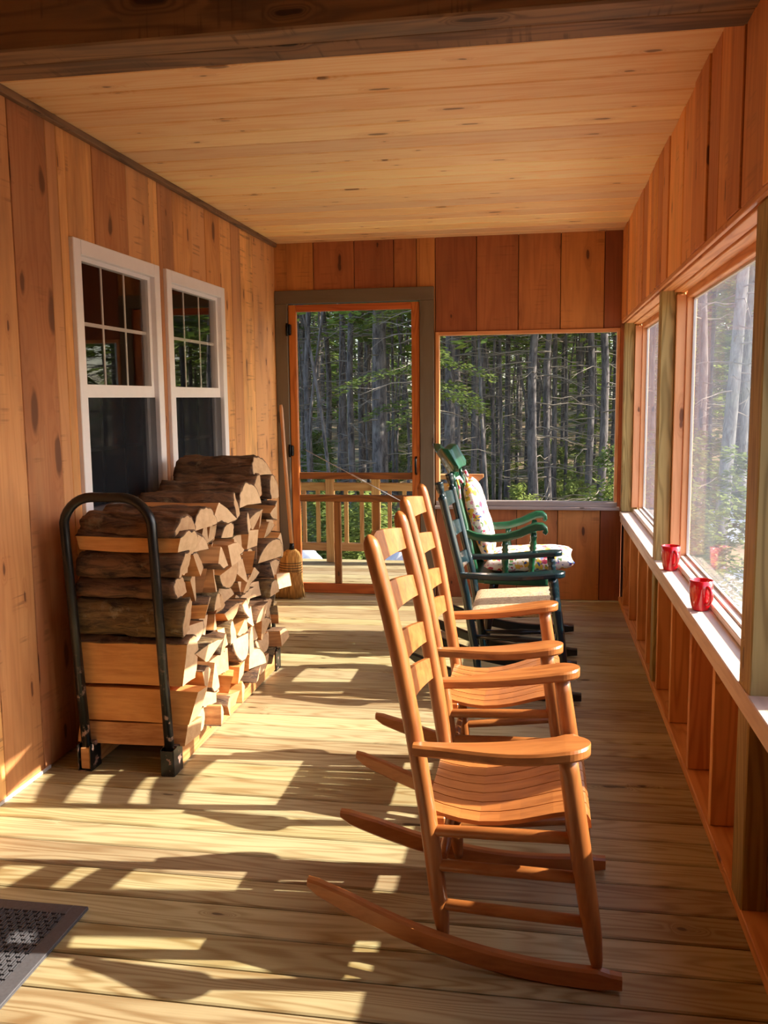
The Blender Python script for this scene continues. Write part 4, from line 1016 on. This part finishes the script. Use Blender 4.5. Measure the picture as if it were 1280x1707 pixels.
# logs lying on top
tops = [(3.27, .958, .13, .07, 'half', 'half-round bark log on top behind the near hoop'), (3.44, .955, .17, .08, 'half', 'dark bark half log on top of the pile, second from the near hoop'), (3.63, .95, .15, .085, 'wedge', 'reddish wedge log on top in the middle of the pile'),
        (3.82, .965, .17, .09, 'half', 'broad bark half log on top, third from the far hoop'), (4.02, .985, .17, .10, 'half', 'dark bark log on top, second from the far hoop'), (4.22, 1.005, .19, .11, 'half', 'bark covered log on top near the far hoop'), (4.30, 1.10, .17, .085, 'half', 'topmost half-round log under the far hoop'), (4.43, .995, .13, .12, 'quarter', 'ragged bark log against the far hoop')]
for i, (yy, zz, w, h, k, lab) in enumerate(tops):
    if k == 'wedge': poly, arc = wedge(w, h, True)
    else: poly, arc = halfround(w, h, True)
    log(lab, fit(poly, w, h), arc, -1.53 - (.02 if i > 4 else 0) + rl.uniform(-.01, .02), yy, zz + .0, .42, (rl.uniform(-.06, .06), rl.uniform(-.03, .03), rl.uniform(-.12, .12)), 900 + i, 'split', None, 'bark', .009, 3, 20)

# ------------------------------------------------------------------ outside: deck, railing, ground, forest
m = MB(); y = 6.475
while y < 7.85:
    m.box((-3.2, y + .003, -.03), (.4, y + .137, -.003), 0); y += .14
struct(m.build('trim_20', M['floor']), 'outside deck boards beyond the screen door', 'deck')
rg = thing('deck_railing', 'pale pine balustrade on the deck beyond the screen door', 'railing', (-1.5, 7.73, 0)); iv = Matrix.Translation((1.5, -7.73, 0))
m = MB(); m.box((-3.1, 7.69, .735), (-.60, 7.77, .775), 0, mat=iv, bev=.004); m.build('top_rail', M['rail'], rg)
m = MB(); m.box((-3.1, 7.71, .63), (-.60, 7.75, .70), 0, mat=iv, bev=.004); m.build('upper_rail', M['rail'], rg)
m = MB(); m.box((-3.1, 7.71, .10), (-.60, 7.75, .17), 0, mat=iv, bev=.004); m.build('lower_rail', M['rail'], rg)
for xx in (-2.62, -1.806, -1.40, -.62):
    m = MB(); m.box((xx - .035, 7.70, -.0), (xx + .035, 7.765, .735), 2, mat=iv, bev=.003); m.build('post', M['rail'], rg)
for xx in (-3.0, -2.87, -2.74, -2.5, -2.38, -2.26, -2.15, -2.04, -1.915, -1.664, -1.525, -1.279, -1.15, -1.02, -.89, -.76):
    m = MB(); m.box((xx - .016, 7.715, .17), (xx + .016, 7.745, .63), 2, mat=iv); m.build('baluster', M['rail'], rg)
m = MB(); m.prism([(-.86, .772), (-.476, .772), (-.476, .745), (-.53, .70), (-.53, .60), (-.44, .52), (-.44, .49), (-.60, .57), (-.60, .68), (-.86, .74)], 7.775, 7.82, 'XZ')
tag(m.build('wooden_bracket', M['header']), 'light orange wooden bracket shelf outside beyond the back window', 'bracket')

def gz(x, y):
    base = -.75 + .028 * max(0, y - 8); base += .25 * noise.noise(Vector((x * .12, y * .12, 3))) + .05 * noise.noise(Vector((x * .7, y * .7, 0)))
    return base
m = MB(); 
def gf(i, j):
    x = -45 + 90 * i; y = -12 + 92 * j; return Vector((x, y, gz(x, y) - (0 if y > 7.9 or x > 1.2 else .1)))
m.grid(gf, 110, 110); gr = struct(m.build('ground', M['ground']), 'brown forest floor outside the porch', 'ground')
for i, (x, y, a, b) in enumerate(((-2.55, 8.95, .75, .55), (-1.2, 8.9, .7, .5), (2.6, 9.5, 1.1, 1.6), (3.4, 14, 1.6, 1.6), (1.9, 7.0, .7, 1.4))):
    m = MB(); 
    def sf(u, v, x=x, y=y, a=a, b=b):
        an = v * 2 * PI; rr = u * (1 + .2 * math.sin(an * 3 + x)); px_, py_ = x + a * rr * math.cos(an), y + b * rr * math.sin(an)
        return Vector((px_, py_, gz(px_, py_) + (.74 if y < 9.2 and x < 0 else .13) * (1 - u ** 2.5) * (1 + .12 * math.sin(an * 5 + px_ * 4)) - .02))
    m.grid(sf, 8, 28); tag(m.build('snow_patch', M['snow']), ['white snow patch left below the deck railing', 'white snow patch in front behind the railing', 'snow patch outside near the right screens', 'snow patch farther back outside the right screens', 'snow patch right beside the porch'][i], 'snow patch')

# shared tree meshes
rt = random.Random(11)
def trunk_mesh(k, mat='trunk', lean=0.0):
    m = MB(); H = 11.0; r = random.Random(k); pts = []; rad = []
    for i in range(13):
        t = i / 12; z = -.5 + (H + .5) * t; pts.append((.18 * noise.noise(Vector((z * .3, k, 0))) * t * 2 + lean * z, .18 * noise.noise(Vector((z * .3, k, 9))) * t * 2, z))
        rad.append(.5 * (1 - t * .85) * (1.25 if i == 0 else 1))     # unit diameter, scaled per tree in x,y
    return pts, rad
def make_trunk(k, dia, mat, lean=0.0, H=None):
    pts, rad = trunk_mesh(k, lean=lean)
    if H: pts = [p for p in pts if p[2] < H]; rad = rad[:len(pts)]
    m = MB(); m.tube(pts, [max(.006, q * dia) for q in rad], 12, cap=True); return m.mesh('trunk', M[mat]), pts
def make_twigs(k, n=46, z0=.6, z1=4.8, L=(.3, 1.1)):
    r = random.Random(k); m = MB()
    for i in range(n):
        z = r.uniform(z0, z1); a = r.uniform(0, 2 * PI); l = r.uniform(*L); dz = r.uniform(-.35, .1) * l
        p = [Vector((0, 0, z))]
        for s in range(1, 5):
            t = s / 4; p.append(Vector((math.cos(a + .25 * t * math.sin(i)) * l * t, math.sin(a + .25 * t * math.sin(i)) * l * t, z + dz * t * t + .04 * r.uniform(-1, 1))))
        m.tube(p, [.010, .008, .006, .004, .0015], 4, cap=False)
        for s in (2, 3):
            b = r.uniform(-.9, .9); q = p[s]; e2 = q + Vector((math.cos(a + b), math.sin(a + b), r.uniform(-.3, .1))) * l * .35; m.tube([q, e2], [.004, .001], 3, cap=False)
    return m.mesh('branches', M['twig'])
def make_crown(k, z0, H, R, nb, sp, mat='leaf', droop=.35, size=(.10, .035)):
    r = random.Random(k); m = MB(); V = m.v; F = m.f
    for i in range(nb):
        t = (i + r.random()) / nb; z = z0 + (H - z0) * t; l = R * (1 - t) ** .7 * r.uniform(.5, 1.1) + .12; a = r.uniform(0, 2 * PI)
        ns = max(6, int(sp * l / R))
        for s in range(ns):
            u = (s + r.random()) / ns; d = l * u; side = r.uniform(-1, 1) * .22 * l * (1 - u * .6)
            c = Vector((math.cos(a) * d - math.sin(a) * side, math.sin(a) * d + math.cos(a) * side, z - droop * d * u + r.uniform(-.06, .04)))
            aa = a + (1 if side > 0 else -1) * r.uniform(.2, .9); L_ = size[0] * r.uniform(.7, 1.5); w = size[1] * r.uniform(.7, 1.3)
            dr = Vector((math.cos(aa), math.sin(aa), r.uniform(-.5, .25))).normalized(); sd = Vector((-dr.y, dr.x, r.uniform(-.7, .7))).normalized()
            b = len(V); V += [tuple(c), tuple(c + dr * L_ * .5 + sd * w), tuple(c + dr * L_), tuple(c + dr * L_ * .5 - sd * w)]
            F.append((b, b + 1, b + 2, b + 3)); m.uv.append([(0, 0)] * 4); m.mi.append(0); m.r.append(0); m.sm.append(False)
    me = bpy.data.meshes.new('foliage'); me.from_pydata(V, [], F); me.materials.append(M[mat]); return me
TW = [make_twigs(50 + k) for k in range(4)]
CR = [make_crown(60 + k, (3.4, 4.2, 2.9, 4.8)[k], 11.5, (1.6, 1.4, 1.8, 1.3)[k], 46, 80, droop=.3, size=(.17, .05)) for k in range(4)]
CRF = [make_crown(70 + k, (.7, 1.2)[k], 11.5, 1.7, 44, 60, droop=.3, size=(.22, .07)) for k in range(2)]
CRN = make_crown(77, 1.9, 9.0, 1.0, 54, 300, 'leafy', .25, (.055, .016))
TRK = {}
def tree(name, x, y, dia, k, label, group=None, mat='trunk', crown=True, lean=0.0, hs=1.0, H=None):
    key = (k % 6, round(dia, 2), mat, lean, H)
    if key not in TRK: TRK[key] = make_trunk(k % 6, round(dia, 2), mat, lean, H)
    me, pts = TRK[key]
    z = gz(x, y); t = thing(name, label, 'tree', (x, y, z), rt.uniform(0, 6.28) if not lean else 0, group)
    o = bpy.data.objects.new('trunk', me); C.objects.link(o); o.parent = t; o.scale = (1, 1, hs)
    if H: return t
    o = bpy.data.objects.new('dead_branches', TW[k % 4]); C.objects.link(o); o.parent = t
    if lean: o.location = (lean * 2, 0, 0)
    if crown: o = bpy.data.objects.new('foliage', crown if crown is not True else CRF[k % 2] if y > 30 else CR[k % 4]); C.objects.link(o); o.parent = t; o.scale = (1, 1, hs)
    return t
def ux(u, Y):   # world x of image column u at depth Y (camera at origin, level with it)
    a = (u - 640) / 1520.218; dx = a * Rr[0] + Ff[0] + .10 * Uu[0]; dy = a * Rr[1] + Ff[1] + .10 * Uu[1]
    return dx / dy * Y
named = [
    (634, 13.5, .27, 'thick rough-barked trunk seen through the screen door, the widest there'),
    (517, 15.5, .13, 'slim grey trunk at the left edge of the screen door view'),
    (573, 16.5, .16, 'grey trunk left of the close pair in the middle of the door view'),
    (587, 15.0, .13, 'pale slim trunk right of the close pair in the door view'),
    (603, 21, .18, 'dark trunk between the close pair and the thick trunk'),
    (618, 24, .17, 'dark trunk just left of the thick trunk in the door view'),
    (546, 23, .17, 'dark trunk between the left slim trunk and the close pair'),
    (534, 26, .15, 'thin shaded trunk right of the leftmost door-view trunk'),
    (655, 20, .08, 'thin crooked trunk just right of the thick trunk'),
    (671, 24, .15, 'dark trunk near the right side of the door view'),
    (750, 13.0, .18, 'broad dark trunk at the left edge of the back window view'),
    (762, 13.6, .10, 'narrow trunk touching the broad one at the back window left edge'),
    (787, 14.5, .11, 'dark trunk behind the green crest rail in the back window'),
    (808, 15.5, .10, 'dark straight trunk left of the middle in the back window'),
    (829, 19, .09, 'thin shaded trunk left of the middle in the back window'),
    (846, 17, .13, 'dark trunk with hanging moss left of the window middle'),
    (862, 20, .09, 'thin dark trunk near the middle of the back window'),
    (877, 22, .09, 'thin trunk at the middle of the back window'),
    (893, 12.5, .14, 'dark heavy trunk reaching the sill in the window middle'),
    (917, 13.0, .11, 'grey trunk with pale edge right of the window middle'),
    (924, 16, .10, 'trunk close behind the pale-edged one in the window'),
    (938, 20, .11, 'dark trunk right of the middle of the back window'),
    (966, 17, .11, 'leaning brown trunk right of the middle in the window'),
    (981, 14.0, .12, 'grey trunk with stub branches toward the window right side'),
    (1001, 12.5, .13, 'straight dark grey trunk near the right edge of the back window'),
    (1021, 17, .12, 'shaded trunk at the right edge of the back window'),
]
for i, (u, Y, dia, lab) in enumerate(named): tree('spruce_tree', ux(u, Y), Y, dia, i, lab)
tree('pale_tree', ux(1203, 10.5), 10.5, .17, 3, 'pale sunlit leaning trunk seen through the near right screen', mat='birch', lean=.05, crown=False)
tree('pale_tree', ux(1240, 14), 14, .13, 2, 'pale slim trunk right of the leaning one through the right screen', mat='birch', lean=.01)
tree('spruce_tree', ux(1165, 13), 13, .15, 5, 'dim grey trunk through the left half of the near right screen')
tree('spruce_tree', ux(1085, 15), 15, .14, 4, 'dim trunk seen through the far right screen')
tree('spruce_tree', ux(714, 11.2), 11.2, .10, 2, 'bright green leafy spruce behind the wall between door and back window', crown=CRN)
for i, (x, y) in enumerate(((10, 11.5), (12, 15), (7, 17), (9, 19.5), (14, 12.5), (15, 18), (11, 21), (17, 15), (13, 23), (5.2, 16), (18.5, 20))):  # extra trees added to throw shade over the forest
    tree('spruce_tree', x, y, .16, i, 'spruce added beyond the right screens to shade the forest', 'shade spruces added right of the porch', crown=CRF[i % 2])
tree('broken_stump', ux(956, 11.2), 11.2, .13, 1, 'short broken stump in front of the trunks in the back window', H=1.3)
# the rest of the forest
def region(x, y):
    d = x / y
    return 'seen through the back window' if -.12 < d < .09 else 'seen through the screen door' if d < -.12 else 'beyond the right screens'
used = [(ux(u, Y), Y) for u, Y, _, _ in named]; cnt = 0; tries = 0
while cnt < 205 and tries < 6000:
    tries += 1
    Y = 15 + 50 * rt.random() ** 1.25; x = rt.uniform(-.36, .36) * Y + rt.uniform(-1, 1)
    if Y < 24 and -.30 < x / Y < .10 and rt.random() < .55: continue
    if any((x - a) ** 2 + (Y - b) ** 2 < .9 for a, b in used): continue
    used.append((x, Y)); rg_ = region(x, Y); dp = 'nearer' if Y < 26 else 'middle-distance' if Y < 42 else 'farthest'
    tree('spruce_tree', x, Y, rt.choice((.10, .13, .16, .19)), cnt, '%s background spruce %s' % (dp, rg_), '%s background spruces %s' % (dp, rg_), hs=rt.choice((.9, 1.0, 1.1))); cnt += 1
SAP = [trunk_mesh(30 + k) for k in range(3)]
SAPM = []
for k in range(3):
    m = MB(); pts = SAP[k][0]; m.tube([(p[0] * 1.6 + (.0, .05, -.09)[k] * p[2], p[1] * 1.6, p[2] * .8) for p in pts], [max(.005, q * .062) for q in SAP[k][1]], 7); SAPM.append(m.mesh('sapling', M['trunk']))
for i in range(46):
    Y = rt.uniform(12, 24); x = rt.choice((rt.uniform(-.115, .075), rt.uniform(-.27, -.14), rt.uniform(-.115, .075))) * Y
    o = bpy.data.objects.new('bare_sapling', SAPM[i % 3]); C.objects.link(o); o.location = (x, Y, gz(x, Y)); o.rotation_euler = (0, 0, rt.uniform(0, 6.28))
    tag(o, 'thin bare sapling stem among the trunks %s' % region(x, Y), 'tree', 'thin bare saplings %s' % region(x, Y))
# young spruces and shrubs
SH = [make_crown(80 + k, .05, (1.3, .9, 1.7)[k], (.5, .55, .55)[k], 60, 60, 'leafy', -.15, (.075, .02)) for k in range(3)]
shr = [(545, 9.6, 0, 'leafy green shrub behind the railing left in the door view'), (575, 9.9, 1, 'green shrub behind the balusters middle of the door view'), (600, 9.4, 0, 'green shrub behind the balusters right of middle'), (655, 10.2, 1, 'shrub beside the thick trunk behind the railing'), (520, 10, 1, 'small shrub at the left end behind the railing'),
       (1018, 9.6, 2, 'bright young spruce in the lower right corner of the back window'), (995, 9.3, 1, 'bright small spruce left of the corner one in the back window'), (968, 10.2, 1, 'low bright bush by the stump in the back window'), (835, 10.6, 1, 'low green bush at lower left of the back window'), (860, 10.4, 0, 'green bush left of the heavy middle trunk'), (910, 11, 1, 'low bush right of the heavy middle trunk'),
       (800, 17, 2, 'tall yellow green sapling behind the green crest rail'), (813, 18, 2, 'yellow green sapling right of the crest rail'), (1150, 10, 2, 'green bush through the near right screen, left part'), (1225, 9.0, 2, 'green bush through the near right screen, right part'), (1185, 11, 2, 'green bush through the near right screen, middle'), (1080, 11, 2, 'green bush through the far right screen')]
for i in range(26):
    Y = rt.uniform(11, 24); x = rt.choice((rt.uniform(-.10, .08), rt.uniform(-.26, -.14))) * Y
    o = bpy.data.objects.new('shrub', SH[i % 3]); C.objects.link(o); o.location = (x, Y, gz(x, Y) - .03); o.rotation_euler = (0, 0, i); q = rt.uniform(.5, 1.0); o.scale = (q, q, q)
    tag(o, 'yellow green undergrowth shrub among the trunks %s' % region(x, Y), 'shrub', 'undergrowth shrubs %s' % region(x, Y))
for i, (u, Y, k, lab) in enumerate(shr):
    x = ux(u, Y); o = bpy.data.objects.new('shrub', SH[k]); C.objects.link(o); o.location = (x, Y, gz(x, Y) - .03); o.rotation_euler = (0, 0, i); tag(o, lab, 'shrub')
    if i in (11, 12): o.scale = (.55, .55, .95)
    elif i in (6, 7, 8, 9, 10): o.scale = (.6, .6, .7)
    elif i == 5: o.scale = (.6, .6, 1.0)
